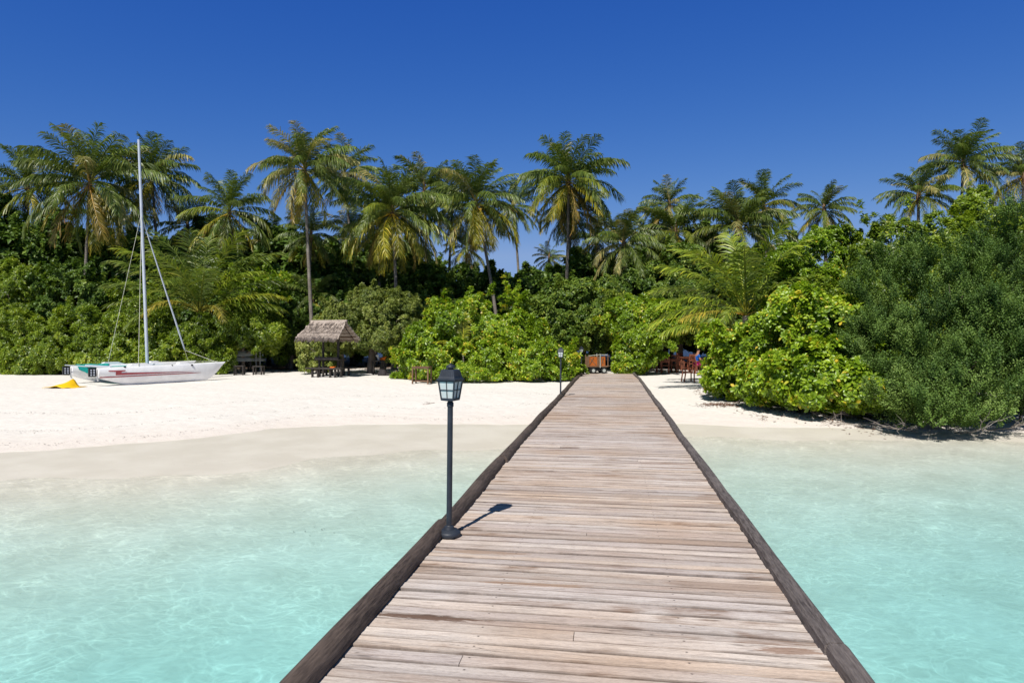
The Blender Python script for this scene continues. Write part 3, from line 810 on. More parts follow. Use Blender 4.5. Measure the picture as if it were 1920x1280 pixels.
T('broadleaf_tree', 'mid green rounded tree above the hedge at the far left edge', [(40, 82, 508, 41, 1.8, .4)], 'hedge', 'hedge', 112, tint=.33, cover=2.5)
T('broadleaf_tree', 'tall dark tree below the leftmost palm crowns', [(75, 85, 420, 46.5, 2.4, 1.0)], 'broad_far', 'broad', 113, cover=2.4, size=.8)
T('broadleaf_tree', 'dark leafy tree cut by the left edge, under the palms', [(-15, 70, 395, 48, 2.4, 1.0)], 'broad_far', 'broad', 114, cover=2.4, size=.8)
T('broadleaf_tree', 'low bright olive tree between hedge and young palm', [(245, 50, 540, 40.5, 1.2, .3)], 'hedge', 'hedge', 115, tint=.42)
T('broadleaf_tree', 'bright yellow green tree right of the left young palm', [(482, 62, 505, 42, 1.6, .5)], 'hedge', 'scaevola', 116, tint=.40, cover=2.6)
T('broadleaf_tree', 'green tree whose crown hangs over the stacked white boats', [(455, 62, 578, 39.2, 1.7, 1.05), (505, 32, 600, 38.6, 1.0, 1.1)], 'hedge', 'hedge', 117, tint=.36, trunk_r=.10)
T('broadleaf_tree', 'dark green tree left of the tall palm trunk', [(545, 50, 545, 43, 1.5, .9)], 'broad', 'broad', 118, tint=.4)
T('broadleaf_tree', 'dark tree close behind the thatched hut roof', [(640, 60, 548, 42.5, 1.6, .9)], 'broad', 'broad', 119, tint=.45)
# the pair of grey-green trees beside the hut
T('heliotrope_tree', 'grey-green spreading tree with short trunk right of the thatched hut', [(700, 85, 552, 36.3, 1.7, 1.35), (645, 46, 602, 35.6, 1.0, 1.2), (718, 58, 606, 35.4, 1.0, 1.15)], 'olive', 'olive', 121, trunk_r=.17, group=None, cover=2.3, sub=.42, lean=.15, tint=.58, jag=.5)
T('heliotrope_tree', 'taller grey-green tree with a leaning trunk behind the small table', [(735, 62, 548, 38.6, 1.5, 2.0), (760, 45, 590, 38, 1.0, 1.5)], 'olive', 'olive', 122, trunk_r=.15, group=None, cover=2.3, lean=.55, tint=.50, jag=.5)
B('seaside_bush', 'low light green bush seen through the thatched hut', 'bush', [(606, 44, 630, 36.2, .8, .3), (580, 22, 655, 35.6, .5, .1)], 'olive', 'olive', 123, tint=.66, jag=.6, cover=1.8, sub=.35)
# big bright mound
B('mound_bush', 'large bright green mound bush left of the jetty end', 'bush',
  [(885, 118, 552, 33.6, 2.1, -.8), (815, 66, 618, 32.4, 1.2, -.6), (1000, 62, 622, 32.0, 1.3, -.6), (905, 90, 640, 31.4, .9, -.5), (1045, 38, 655, 32.0, .8, -.4)], 'scaevola', 'scaevola', 131, cover=2.3, tint=.48, nb=16, jag=.65)
B('mound_bush', 'small bright green bush around the farthest lamp post', 'bush', [(1058, 26, 650, 34.0, .7, -.4), (1082, 16, 682, 33.9, .4, -.3)], 'scaevola', 'scaevola', 132, tint=.45, plume=.05, jag=.2, sub=.35)
B('mound_bush', 'bright green bush between the orange cart and the dining tables', 'bush', [(1205, 70, 556, 35.8, 1.6, 1.1), (1182, 38, 628, 34.9, .9, -.1), (1205, 32, 630, 35.3, .8, .2)], 'scaevola', 'scaevola', 133, cover=2.3, tint=.45, jag=.35, plume=.15)
T('broadleaf_tree', 'dark glossy tree behind the middle lamp post', [(1078, 92, 524, 38.6, 1.6, .8), (1030, 50, 560, 37.4, 1.2, .6)], 'broad', 'broad', 134, tint=.62, cover=2.6, group=None)
T('broadleaf_tree', 'green tree behind the bush by the cart', [(1185, 60, 500, 41, 1.6, .8)], 'broad', 'broad', 135, tint=.5)
T('broadleaf_tree', 'broad tree shading the dining tables', [(1275, 85, 478, 42.0, 2.0, 1.6), (1330, 50, 520, 41, 1.4, 1.8), (1280, 60, 560, 39.5, 1.0, 1.7)], 'broad', 'broad', 136, tint=.6, cover=2.6, trunk_r=.18)
# right side: bright bush, then dark ones
B('shore_bush', 'large bright yellow-green bush overhanging the sand right of the jetty', 'bush',
  [(1475, 135, 592, 23.6, 1.8, -.3), (1395, 74, 622, 24.4, 1.3, -.2), (1545, 120, 545, 22.6, 1.8, -.1), (1560, 95, 640, 20.2, 1.2, .15), (1630, 62, 690, 19.2, .8, .1), (1480, 80, 665, 21.6, 1.2, .1)],
  'scaevola_near', 'scaevola', 141, cover=2.3, sub=.36, tint=.5, nb=34, r0=.025, zmin=.10, jag=.6, plume=.3)
B('shore_tree', 'tall bright leafy tree rising behind the large shore bush', 'tree', [(1560, 120, 452, 28.5, 2.0, .5), (1500, 70, 500, 27.5, 1.5, .6)], 'scaevola', 'scaevola', 142, cover=2.5, tint=.33, nb=12, r0=.07, size=.9)
B('needle_leaf_shrub', 'large dark fine-leaved shrub hanging over the water at the right', 'shrub',
  [(1755, 128, 500, 20.3, 1.7, .2), (1800, 100, 640, 17.9, 1.0, -.1), (1715, 70, 720, 17.9, .7, .05), (1700, 90, 590, 19.6, 1.2, .3), (1845, 90, 565, 18.9, 1.3, .4), (1755, 62, 735, 17.15, .6, -.05)],
  'fine', 'fine', 151, cover=2.3, sub=.38, up=1.3, tint=.48, nb=24, r0=.04, zmin=.06, jag=.75, plume=.85)
B('needle_leaf_shrub', 'dark fine-leaved shrub cut by the right edge of the view', 'shrub',
  [(1915, 95, 440, 20.8, 1.7, .2), (1935, 85, 620, 18.3, 1.0, .3)], 'fine', 'fine', 152, cover=2.3, sub=.38, up=1.3, tint=.42, nb=14, r0=.04, zmin=.06, jag=.75, plume=.85)
T('broadleaf_tree', 'tall olive green tree topping the thicket at the right edge', [(1870, 110, 388, 27.0, 2.2, 1.0), (1770, 76, 420, 26, 1.8, 1.0)], 'olive', 'hedge', 161, tint=.40, cover=2.4, group=None, size=1.25)
T('broadleaf_tree', 'green tree with twigs against the sky left of the right thicket', [(1660, 78, 420, 27.0, 1.9, .8), (1600, 34, 446, 28, .9, 1.4)], 'olive', 'hedge', 162, tint=.33, cover=2.3, group=None, size=1.3, jag=.6)
B('thicket_bush', 'dark green bush filling the gap above the shore bush', 'bush', [(1650, 90, 505, 23.8, 1.4, .2)], 'olive', 'hedge', 163, tint=.30, cover=2.4, size=1.3)
B('thicket_bush', 'green bush left of the young palm above the dining area', 'bush', [(1440, 55, 560, 29.5, 1.2, .2)], 'hedge', 'hedge', 164, tint=.35)

# forest behind: a few shared crowns, copied
protos = []
for i, (rx, rz, cz, tn) in enumerate([(2.4, 2.3, 3.6, .35), (2.8, 2.7, 4.0, .45), (2.2, 2.9, 4.2, .28)]):
    t = empty('forest_tree', (0, 0, 0), 0, 'x', 'tree', 'dark trees of the wood behind the palms')
    mains = [(0, 0, cz, rx, rx*.8, rz), (rx*.5, -.6, cz-.9, rx*.6, rx*.6, rz*.65), (-rx*.55, -.5, cz-1.2, rx*.6, rx*.6, rz*.6)]
    crown('crown', mains, 'broad_far', M['broad'], t, 200+i, cover=2.2, sub=.7, tint=tn, base=(0, 50), zmin=.3)
    mb = MB(); mb.tube([(0, 0, -.2), (.1, 0, 1.5), (-.05, 0, 3), (0, 0, cz)], [.17, .14, .11, .06], 8)
    for k in range(5):
        a_ = k*1.3; mb.tube([(0, 0, 1.6+.3*k), (rx*.35*math.cos(a_), rx*.3*math.sin(a_), cz-.3), (rx*.7*math.cos(a_), rx*.6*math.sin(a_), cz+.4)], [.06, .04, .015], 6)
    mb.build('trunk', M['trunk'], t, smooth=True)
    protos.append(t)
FT = []
rr = random.Random(12)
for row, (d, top, x0, x1, st) in enumerate([(46.5, 528, -60, 1420, 88), (53.0, 512, -90, 1500, 98), (61, 505, -120, 1560, 118)]):
    x = x0 + row*30
    while x < x1:
        tt_ = float(np.interp(x, [-100, 120, 200, 420, 560, 700, 790, 830, 880, 950, 985, 1035, 1070, 1200, 1330, 1500, 1600], [425, 430, 462, 455, 450, 462, 490, 522, 505, 490, 522, 522, 485, 470, 465, 462, 445]))
        top_ = tt_ + (18, 5, 0)[row]*(1 if tt_ < 500 else .3)
        FT.append((x+rr.uniform(-14, 14), d+rr.uniform(-1.2, 1.2), top_+rr.uniform(-18, 14))); x += st
for q in [(1640, 36, 520), (1740, 37, 470), (1850, 36, 450), (1950, 37, 430), (1520, 40, 520), (1420, 38, 500), (2040, 30, 420), (2100, 26, 430), (-140, 42, 460), (-230, 44, 440), (-330, 43, 470), (-430, 46, 450), (-540, 44, 480), (-650, 47, 460), (-780, 45, 490), (-380, 52, 440), (-600, 54, 450), (2220, 31, 430), (2350, 35, 440), (2500, 36, 450)]: FT.append(q)
EXTRA_TOP = {}
used = [False]*3
WHERE = [(0, 'above the left hedge'), (180, 'behind the left palms'), (300, 'behind the left young palm'), (470, 'behind the bright yellow green tree'), (560, 'behind the tall palm trunk'), (680, 'behind the heliotrope trees'),
         (820, 'behind the sky gap palms'), (960, 'behind the large mound bush'), (1080, 'under the twin trunk palm'), (1200, 'behind the cart'), (1320, 'behind the dining tables'), (1450, 'behind the right young palm'), (1600, 'behind the right thicket')]
for i, (px, d, top) in enumerate(FT):
    k = i % 3
    if used[k]: o = copy_tree(protos[k])
    else: o = protos[k]; used[k] = True
    x_ = (px-960)/FP*d; z_ = gz(x_, d)
    H0 = [5.9, 6.7, 7.1][k]; H = EYE-(top-637)/FP*d - z_; s_ = H/H0
    o.location = (x_, d, z_); o.rotation_euler = (0, 0, rr.uniform(-.5, .5) + (0 if rr.random() < .6 else .0)); o.scale = (s_*rr.uniform(.95, 1.15), s_, s_)
    wh = [w_ for p_, w_ in WHERE if px >= p_-60] or ['beyond the left edge hedge']
    if px > 1900: wh = ['beyond the right edge thicket']
    row = 'front' if d < 49 else ('middle' if d < 57 else 'back')
    o['label'] = 'dark forest tree in the %s row %s' % (row, wh[-1])

# ------------------------------------------------------------------ palms
def frond_mesh(name, e0, drop, Lf, seed, npair=58, hang=.6, lw=.072, maxl=1.15, side=0.0):
    r = random.Random(seed); V = []; F = []; Tn = []
    n = 14; pts = []; p = Vector((0, 0, 0)); st = Lf/n
    for i in range(n+1):
        t = i/n; e = e0 - drop*(t**1.25)
        pts.append(p.copy()); yawd = side*t*t
        p = p + Vector((math.cos(e)*math.cos(yawd), math.cos(e)*math.sin(yawd), math.sin(e)))*st
    def P(t):
        q = t*n; i = min(int(q), n-1); return pts[i].lerp(pts[i+1], q-i), (pts[i+1]-pts[i]).normalized()
    for i in range(n+1):                                          # rachis: three sided
        t = i/n; d = P(min(t, .999))[1]; s_ = d.cross(Vector((0, 0, 1)));
        if s_.length < .05: s_ = Vector((0, 1, 0))
        s_.normalize(); u = s_.cross(d); w_ = .045*(1-t)**.8+.006
        for q in (s_*w_, -s_*w_, u*w_*.8): V.append(pts[i]+q); Tn.append(.90-.35*t)
    for i in range(n):
        a_ = i*3; b_ = a_+3
        for j in range(3): F.append((a_+j, a_+(j+1) % 3, b_+(j+1) % 3, b_+j))
    for sgn in (1, -1):
        for i in range(npair):
            t = .16 + .84*(i+r.uniform(-.25, .25))/npair; t = min(max(t, .14), .995)
            o, d = P(t)
            s_ = d.cross(Vector((0, 0, 1)))
            if s_.length < .05: s_ = Vector((0, 1, 0))
            s_.normalize(); s_ *= sgn; u = Vector((0, 0, 1)) - d*d.z
            if u.length < .05: u = Vector((-1, 0, 0))
            u.normalize()
            prof = math.sin(PI*min(1, (t-.08)*.98))**.55 if t < .93 else .45*(1-(t-.93)*6)
            ll = maxl*max(.22, prof)*r.uniform(.7, 1.12)*(Lf/4.6)
            if r.random() < .05: continue
            dr = (s_*.72 + d*(.50+.55*t)*r.uniform(.7, 1.3) + u*r.uniform(-.05, .45)).normalized()
            g_ = Vector((0, 0, -1)); q0 = o.copy(); segs = [q0]
            hg = hang*r.uniform(.7, 1.3)
            for k in (1, 2, 3):
                dd = (dr + g_*hg*(k-.6)*.62).normalized(); q0 = q0 + dd*ll/3; segs.append(q0)
            wv = (d*.9 + u*.25*sgn*0 + u*r.uniform(-.5, .5)).normalized()
            b_ = len(V); tt = min(1, max(0, .45 + .15*(t-.5) + r.gauss(0, .13)))
            ws = (.5, 1, .8, .0)
            for k, q in enumerate(segs):
                w_ = lw*ws[k]*.5
                if k == 3: V.append(q); Tn.append(min(1, tt+.25))
                else: V.append(q-wv*w_); V.append(q+wv*w_); Tn.extend((tt, tt))
            F.append((b_, b_+1, b_+3, b_+2)); F.append((b_+2, b_+3, b_+5, b_+4)); F.append((b_+4, b_+5, b_+6, b_+6))
    V = np.array([tuple(q) for q in V]); Q = np.array(F)
    tri = np.concatenate([Q[:, [0, 1, 2]], Q[Q[:, 2] != Q[:, 3]][:, [0, 2, 3]]])
    return np_mesh(name, V, tri, np.array(Tn))

# elevation classes (deg) -> list of shared frond meshes of length 4.2
FR = {}
for e, dr in ((82, 26), (70, 36), (57, 48), (43, 58), (28, 64), (12, 66), (-4, 62), (-22, 50), (-42, 36), (-62, 22)):
    FR[e] = [frond_mesh('frond', R(e), R(dr+j*9), 4.2, e*7+j+500, hang=.65 if e > 50 else (1.35 if e > -20 else 1.0), side=(-.35, .3, .1)[j]) for j in range(3)]
G_P = 'coconut palms rising over the beach wood'
def palm(label, px, py, d, radius_px, nf=26, base=None, seed=0, hang=10, tints=None, nuts=0, trunk_r=.125, up=True, group=G_P, name='coconut_palm', fscale=1.0, lean=(0, 0), yellow=.22, dry=.1):
    """crown centre at pixel (px,py), distance d; base=(px) of the trunk foot"""
    r = random.Random(seed+900); c = at(px, py, d)
    bx = ((base if base is not None else px)-960)/FP*d; by = d+lean[1]
    g0 = gz(bx, by)
    fscale *= r.uniform(.87, 1.0)
    t = empty(name, (bx, by, g0), 0, label, 'palm tree', group)
    top = c - Vector((bx, by, g0))
    mb = MB(); k = 12; pts = []; rad = []
    bow = r.uniform(-.25, .25)
    for i in range(k+1):
        s_ = i/k
        x_ = top.x*(s_**1.5) + bow*math.sin(PI*s_); y_ = top.y*(s_**1.4)
        pts.append((x_, y_, -.15+(top.z+.15)*s_)); rad.append(trunk_r*(1.0-.38*s_) + (trunk_r*.7*(1-s_*8) if s_ < .125 else 0))
    mb.tube(pts, rad, 12); mb.build('trunk', M['palm_trunk'], t, smooth=True)
    ch = MB(); ch.lathe([(trunk_r*.62, -.35), (trunk_r*1.0, -.1), (trunk_r*1.05, .1), (trunk_r*.6, .45), (.02, .9)], top, 10)
    ch.build('crown_shaft', M['brown_wood'], t, smooth=True)
    fl = radius_px*d/FP/4.2*1.30*fscale
    es = sorted(FR.keys(), reverse=True)
    nf = int(nf*1.85)
    for i in range(nf):
        q = ((i+.5)/nf)**.92
        if up: idx_ = q*(len(es)-1) if hang else q*(len(es)-4)
        else: idx_ = q*(len(es)-3)
        idx_ = min(len(es)-1, max(0, int(round(idx_*(hang/10. if hang else .7)+r.uniform(-.6, .6)))))
        e = es[idx_]
        o = link('frond', FR[e][r.randrange(3)], M['palm'], t)
        o.location = top + Vector((0, 0, .25*(1-q)))
        o.rotation_euler = (r.uniform(-.25, .25), r.uniform(-.16, .16), i*2.39996 + r.uniform(-.3, .3))
        s_ = fl*(.78 if e > 75 else (.86 if e > 65 else (.92 if e > 50 else 1.0)))*(.9 if e < -40 else 1)*r.uniform(.85, 1.1); o.scale = (s_, s_, s_)
        b_ = r.uniform(.75, 1.25); colr = (b_, b_, b_)
        if e < -35 and r.random() < .3: colr = (2.3*b_, 1.25*b_, 1.4*b_)
        elif e < -20 and r.random() < yellow*2: colr = (2.4*b_, 1.6*b_, .7*b_)
        elif e < 20 and r.random() < yellow: colr = (1.5*b_, 1.3*b_, .85*b_)
        elif r.random() < dry: colr = (2.6*b_, 1.75*b_, 3.4*b_)
        if tints: colr = tuple(a_*b_ for a_, b_ in zip(colr, tints))
        o.color = (*colr, 1)
    for i in range(nuts):
        cb = MB(); a_ = -PI/2 + r.uniform(-1.5, 1.5)
        cb.lathe([(.02, -.13), (.09, -.09), (.12, 0), (.09, .09), (.02, .13)], top+Vector((.27*math.cos(a_), .27*math.sin(a_), -.28-.13*(i % 3))), 8)
        cb.build('coconut', M['coconut'], t, smooth=True)
    return t
PALMS = [
 ('leftmost palm, its crown half hidden by the big left palm', 52, 355, 50, 82, 22, 60, 1, {}),
 ('big left palm with a wide many-fronded crown and brown heart', 168, 348, 43, 112, 30, 152, 2, dict(dry=.14)),
 ('tall palm whose crown stands behind the top of the mast', 285, 338, 47, 92, 26, 300, 3, {}),
 ('palm with two pale fronds bowing down, right of the mast', 430, 402, 45, 78, 24, 440, 4, dict(nuts=3)),
 ('tallest palm, its slim bare trunk rising behind the thatched hut', 571, 322, 40, 88, 30, 588, 5, dict(nuts=4, dry=.35)),
 ('palm close behind the tallest palm, trunk leaning left', 645, 330, 49, 74, 24, 660, 6, dict(dry=.3)),
 ('low palm crown under the tallest palm', 583, 445, 44, 55, 22, 590, 7, dict(yellow=.3)),
 ('central palm with yellow drooping lower fronds', 735, 402, 41.5, 98, 32, 738, 8, dict(nuts=4, yellow=.4)),
 ('palm top behind and right of the central yellow palm', 796, 362, 49, 76, 24, 804, 9, {}),
 ('leaning palm with long yellow ribs over the sky gap', 893, 386, 42, 92, 30, 940, 10, dict(nuts=3, yellow=.35)),
 ('small palm head between the leaning palm and the twin trunk palm', 962, 392, 54, 52, 20, 972, 11, {}),
 ('tall full palm with orange nuts, its trunk above the jetty end', 1066, 345, 43, 93, 34, 1052, 12, dict(nuts=5, yellow=.3, dry=.05)),
 ('second trunk palm directly behind the full palm with orange nuts', 1072, 400, 46, 70, 20, 1062, 13, {}),
 ('dark low palm right of the full palm', 1170, 462, 42, 82, 24, 1175, 14, dict(yellow=.1)),
 ('palm with small pale top between the low palm and the right pair', 1255, 388, 50, 58, 22, 1258, 15, dict(dry=.25)),
 ('broad palm crown in front of the small pale topped palm', 1268, 440, 45, 76, 26, 1270, 16, {}),
 ('upright feathered palm standing above the right young palm', 1385, 432, 44, 86, 24, 1390, 17, dict(hang=8)),
 ('palm behind and right of the upright feathered palm', 1432, 390, 50, 62, 24, 1440, 18, {}),
 ('lone small palm against the sky left of the right thicket', 1545, 398, 52, 54, 24, 1547, 19, dict(trunk_r=.17)),
 ('low palm head peeking over the right thicket', 1722, 372, 40, 62, 20, 1725, 20, dict(hang=8)),
 ('high palm crown above the right thicket', 1806, 312, 41, 72, 24, 1800, 21, dict(hang=8)),
 ('palm crown cut by the right edge of the view', 1918, 335, 42, 72, 22, 1915, 22, dict(hang=8)),
 ('thin pale trunk palm in the sky gap left of the leaning palm', 848, 395, 52, 60, 20, 845, 23, {}),
 ('tiny distant palm low in the gap beside the full palm', 1030, 488, 58, 34, 16, 1030, 24, {}),
 ('small palm tucked under the tallest palm with yellow fronds', 590, 560, 42.5, 46, 14, 590, 25, dict(hang=8, yellow=.6)),
 ('low background palm crown left of the tallest palm', 505, 462, 50, 62, 20, 505, 27, {}),
 ('background palm crown between the tallest and central palms', 660, 452, 52, 66, 20, 668, 28, {}),
 ('shaded palm crown under the leaning palm, left of the gap', 875, 470, 51, 46, 16, 880, 29, {}),
 ('shaded palm crown right below the twin trunks', 1120, 452, 50, 58, 18, 1120, 30, {}),
 ('dim palm crown right of the dark low palm', 1215, 455, 51, 60, 18, 1215, 31, {}),
 ('dim palm crown between big left palm and mast', 225, 430, 50, 66, 18, 228, 32, {}),
 ('dim palm crown left of the bowing fronds palm', 352, 428, 51, 60, 18, 355, 33, {}),
 ('palm beyond the left edge of the view, nearest it', -110, 360, 46, 84, 20, -100, 40, {}),
 ('palm farther beyond the left edge of the view', -330, 350, 48, 84, 20, -340, 41, {}),
 ('slanting trunk palm beside the central yellow palm', 712, 440, 46, 70, 20, 702, 26, {}),
]
for (lab, px, py, d, rad, nf, base, sd, kw) in PALMS:
    palm(lab, px, py, d, rad, nf, base, sd, **kw)
# young palms with long arching fronds
def young(label, px, py, d, Lf, fronds, seed, tints=(1.5, 1.45, 1.0), nm='young_palm', hang=.55, lw=.045, stub=.12):
    c = at(px, py, d); g0 = gz(c.x, c.y)
    t = empty(nm, (c.x, c.y, g0), 0, label, 'palm tree'); h = c.z-g0
    mb = MB(); mb.tube([(0, 0, -.1), (.03, 0, h*.5), (0, 0, h)], [stub*1.4, stub*1.2, stub], 10); mb.build('trunk', M['palm_trunk'], t, smooth=True)
    for i, (yaw, e, dr, ls, col) in enumerate(fronds):
        me_ = frond_mesh('frond', R(e), R(dr), Lf*ls, seed*50+i, 56, hang, lw*1.35, 1.15)
        o = link('frond', me_, M['palm'], t); o.location = (0, 0, h); o.rotation_euler = (0, 0, R(yaw))
        k = {'g': (1, 1, 1), 'y': (1.6, 1.3, .75), 'b': (2.0, 1.3, 1.5), 'l': (1.35, 1.3, .9)}[col]
        o.color = (tints[0]*k[0], tints[1]*k[1], tints[2]*k[2], 1)
    return t
young('young palm with long arching pale green fronds above the dining area', 1398, 592, 27, 4.1,
      [(178, 52, 55, 1.0, 'l'), (165, 40, 60, .95, 'g'), (190, 30, 62, .95, 'l'), (150, 66, 50, 1.0, 'l'), (215, 60, 50, .95, 'l'), (250, 68, 60, .9, 'g'), (95, 80, 35, .95, 'l'),
       (20, 62, 55, .9, 'g'), (330, 55, 70, .8, 'g'), (350, 72, 50, .95, 'l'), (200, 12, 40, .75, 'b'), (185, 18, 62, 1.0, 'l'), (230, 25, 80, .6, 'g'), (130, 30, 70, .8, 'g'), (60, 50, 70, .8, 'g'), (300, 78, 40, 1.0, 'l'), (10, 25, 60, .5, 'b')], 31)
young('young palm whose long fronds arch behind the catamaran mast', 375, 588, 38.0, 5.2,
      [(175, 55, 62, 1.0, 'g'), (190, 40, 60, 1.05, 'g'), (160, 68, 50, 1.0, 'l'), (205, 72, 45, 1.0, 'g'), (185, 25, 50, 1.0, 'g'), (100, 80, 30, .95, 'g'), (280, 78, 35, .95, 'g'), (20, 70, 55, .95, 'g'),
       (350, 55, 60, .9, 'l'), (355, 28, 42, .95, 'y'), (10, 40, 70, .85, 'g'), (240, 35, 95, .7, 'b'), (320, 30, 100, .6, 'b'), (220, 20, 80, .8, 'g'), (140, 40, 60, .9, 'g'), (170, 76, 40, 1.05, 'g'), (195, 62, 55, 1.1, 'l'), (15, 60, 50, 1.1, 'g'), (345, 74, 40, 1.05, 'l'), (30, 45, 55, 1.0, 'g'), (182, 48, 40, 1.1, 'g'), (270, 55, 90, .9, 'g'), (250, 70, 70, .9, 'l'), (300, 62, 80, .9, 'g'), (2, 20, 40, .9, 'l')], 32, tints=(1.15, 1.15, .9))
young('small palm with bright fronds between the dark tree and the cart bush', 1180, 590, 37.2, 2.6,
      [(200, 60, 60, 1.0, 'l'), (10, 62, 62, 1.0, 'l'), (160, 78, 40, 1.0, 'g'), (350, 40, 80, .9, 'l'), (250, 30, 90, .7, 'b'), (90, 60, 60, .9, 'g')], 33, stub=.07)
young('tiny palm with a dry brown frond growing out of the mound bush', 868, 660, 31.6, 1.7,
      [(175, 35, 50, 1.0, 'b'), (85, 85, 12, 1.1, 'y'), (200, 20, 50, .9, 'b'), (20, 60, 50, .8, 'l'), (190, 50, 70, .8, 'y')], 34, stub=.04, lw=.03)
young('drooping pale frond of a low palm arching over the dining tables', 1370, 622, 30.5, 3.3,
      [(182, 22, 58, 1.0, 'l'), (186, 28, 70, .8, 'y'), (120, 40, 60, .8, 'g'), (250, 50, 60, .6, 'g')], 35, stub=.08, hang=1.2)

# ------------------------------------------------------------------ catamaran
TH = R(52)
P0 = Vector((-17.0, 28.0, 0)); P0.z = gz(P0.x, P0.y)
cat = empty('catamaran', P0, TH, 'white beached catamaran with red hull stripes and a tall bare mast', 'catamaran'); cat.scale = (.985, 1.17, 1.06)
def hull_part(name, yoff, far=False):
    """hull along local +x, centre at y = yoff"""
    Lh = 5.45; secs = []; n = 22
    for i in range(n+1):
        t = i/n; x = Lh*t
        top = .70 + .10*t
        if t < .22: keel = .34 - .34*(t/.22)**.85
        else: keel = .0 + .10*((t-.22)/.78)**2.0
        if t > .86: keel += (top-keel)*.80*((t-.86)/.14)**1.6
        wd = .19*(1-(max(0, t-.45)/.55)**2.2)*(1 if t > .12 else .78+.22*t/.12) + .008
        xo = 0
        prof = [(0, keel), (wd*.55, keel+(top-keel)*.22), (wd*.95, keel+(top-keel)*.55), (wd, top-.05), (wd*.86, top), (0, top+.035), (-wd*.86, top), (-wd, top-.05), (-wd*.95, keel+(top-keel)*.55), (-wd*.55, keel+(top-keel)*.22)]
        sh = .28*t**6
        secs.append([(x + sh*((q-keel)/max(top-keel, .05))*.5, yoff+p_, q) for p_, q in prof])
    mb = MB(); mb.loft(secs)
    h = mb.build(name, M['hull'], cat, smooth=True)
    return h
hull_part('hull', 0); hull_part('hull', 2.35, True)
# raised deck pods
for yo in (0, 2.35):
    for x0, x1 in ((1.15, 2.0), (3.2, 3.75)):
        mb = MB()
        mb.loft([[(x0, yo-.12, .72), (x0, yo+.12, .72), (x0, yo+.12, .73), (x0, yo-.12, .73)],
                 [(x0+.18, yo-.13, .72), (x0+.18, yo+.13, .72), (x0+.18, yo+.11, .86), (x0+.18, yo-.11, .86)],
                 [(x1-.1, yo-.13, .72), (x1-.1, yo+.13, .72), (x1-.1, yo+.11, .87), (x1-.1, yo-.11, .87)],
                 [(x1+.25, yo-.12, .72), (x1+.25, yo+.12, .72), (x1+.25, yo+.12, .75), (x1+.25, yo-.12, .75)]])
        mb.build('deck_pod', M['hull'], cat, smooth=False)
# red stripes on the outer face of the near hull
def hull_w(t): return .19*(1-(max(0, t-.45)/.55)**2.2)*(1 if t > .12 else .78+.22*t/.12) + .008
def stripe(pts, name='hull_stripe'):
    mb = MB(); secs = []
    xs = sorted(set([p_[0] for p_ in pts] + [q*5.45/22 for q in range(23) if pts[0][0] < q*5.45/22 < pts[-1][0]]))
    P_ = np.array(pts); pts = [(x, float(np.interp(x, P_[:, 0], P_[:, 1])), float(np.interp(x, P_[:, 0], P_[:, 2]))) for x in xs]
    for (x, zl, zh) in pts:
        t = x/5.45; wd = hull_w(t); top = .70+.10*t
        keel = .34-.34*(t/.22)**.85 if t < .22 else .10*((t-.22)/.78)**2
        def side(z):
            q = (z-keel)/(top-keel)
            return -np.interp(q, [0, .22, .55, 1-.05/(top-keel), 1], [0, wd*.55, wd*.95, wd, wd*.86]) - .014
        secs.append([(x, side(zl), zl), (x, side(zh), zh), (x, side(zh)+.004, zh), (x, side(zl)+.004, zl)])
    mb.loft(secs); return mb.build(name, M['stripe'], cat)
stripe([(.06, .325, .368)] + [(x, .330+.012*x, .370+.010*x) for x in (.4, 1, 1.6, 2.2, 2.8, 3.4, 3.9)] + [(4.35, .395, .402)])
stripe([(.62, .42, .505), (.85, .42, .505)] + [(x, .418+.010*x*.8, .51-.018*(x-1)) for x in (1.2, 1.6, 2.2, 2.8, 3.4)] + [(4.0, .452, .456)])
stripe([(.62, .42, .56), (.84, .42, .56)], 'emblem_stem'); stripe([(.34, .575, .615), (.5, .565, .615), (.66, .552, .615), (.84, .552, .615), (1.0, .575, .615)], 'emblem_bar')
# trampoline and cloth
mb = MB(); n = 12; g = []
for i in range(n+1):
    for j in range(9):
        x = .55+2.3*i/n; yv = .17+2.0*j/8; g.append((x, yv, .70-.07*math.sin(PI*i/n)*math.sin(PI*j/8)))
fs = [(i*9+j, (i+1)*9+j, (i+1)*9+j+1, i*9+j+1) for i in range(n) for j in range(8)]
mb.add(g, fs); mb.build('trampoline', M['teal'], cat, smooth=True)
mb = MB(); n = 7; vs = []
for i in range(n+1):
    t = i/n; x = 1.45 - 1.30*t + .0
    for j, (yy_, zz_) in enumerate([(2.6, .78), (2.2, .80), (2.13, .72), (2.09, .56), (2.05, .36)]):
        k = 1.0 if j < 2 else (1-.55*abs(t-.55)*2)
        z_ = .78 - (.78-zz_)*k
        vs.append((x+.04*math.sin(j*2+i), yy_ + .03*math.sin(i*1.7+j), z_+.02*math.sin(i*2.1)))
fs = [(i*5+j, (i+1)*5+j, (i+1)*5+j+1, i*5+j+1) for i in range(n) for j in range(4)]
mb.add(vs, fs); mb.build('draped_cloth', M['teal'], cat, smooth=True)
for x in (.5, 3.0):
    mb = MB(); mb.tube([(x, -.05, .74), (x, 2.4, .74)], .045, 10); mb.build('crossbeam', M['alu'], cat, smooth=True)
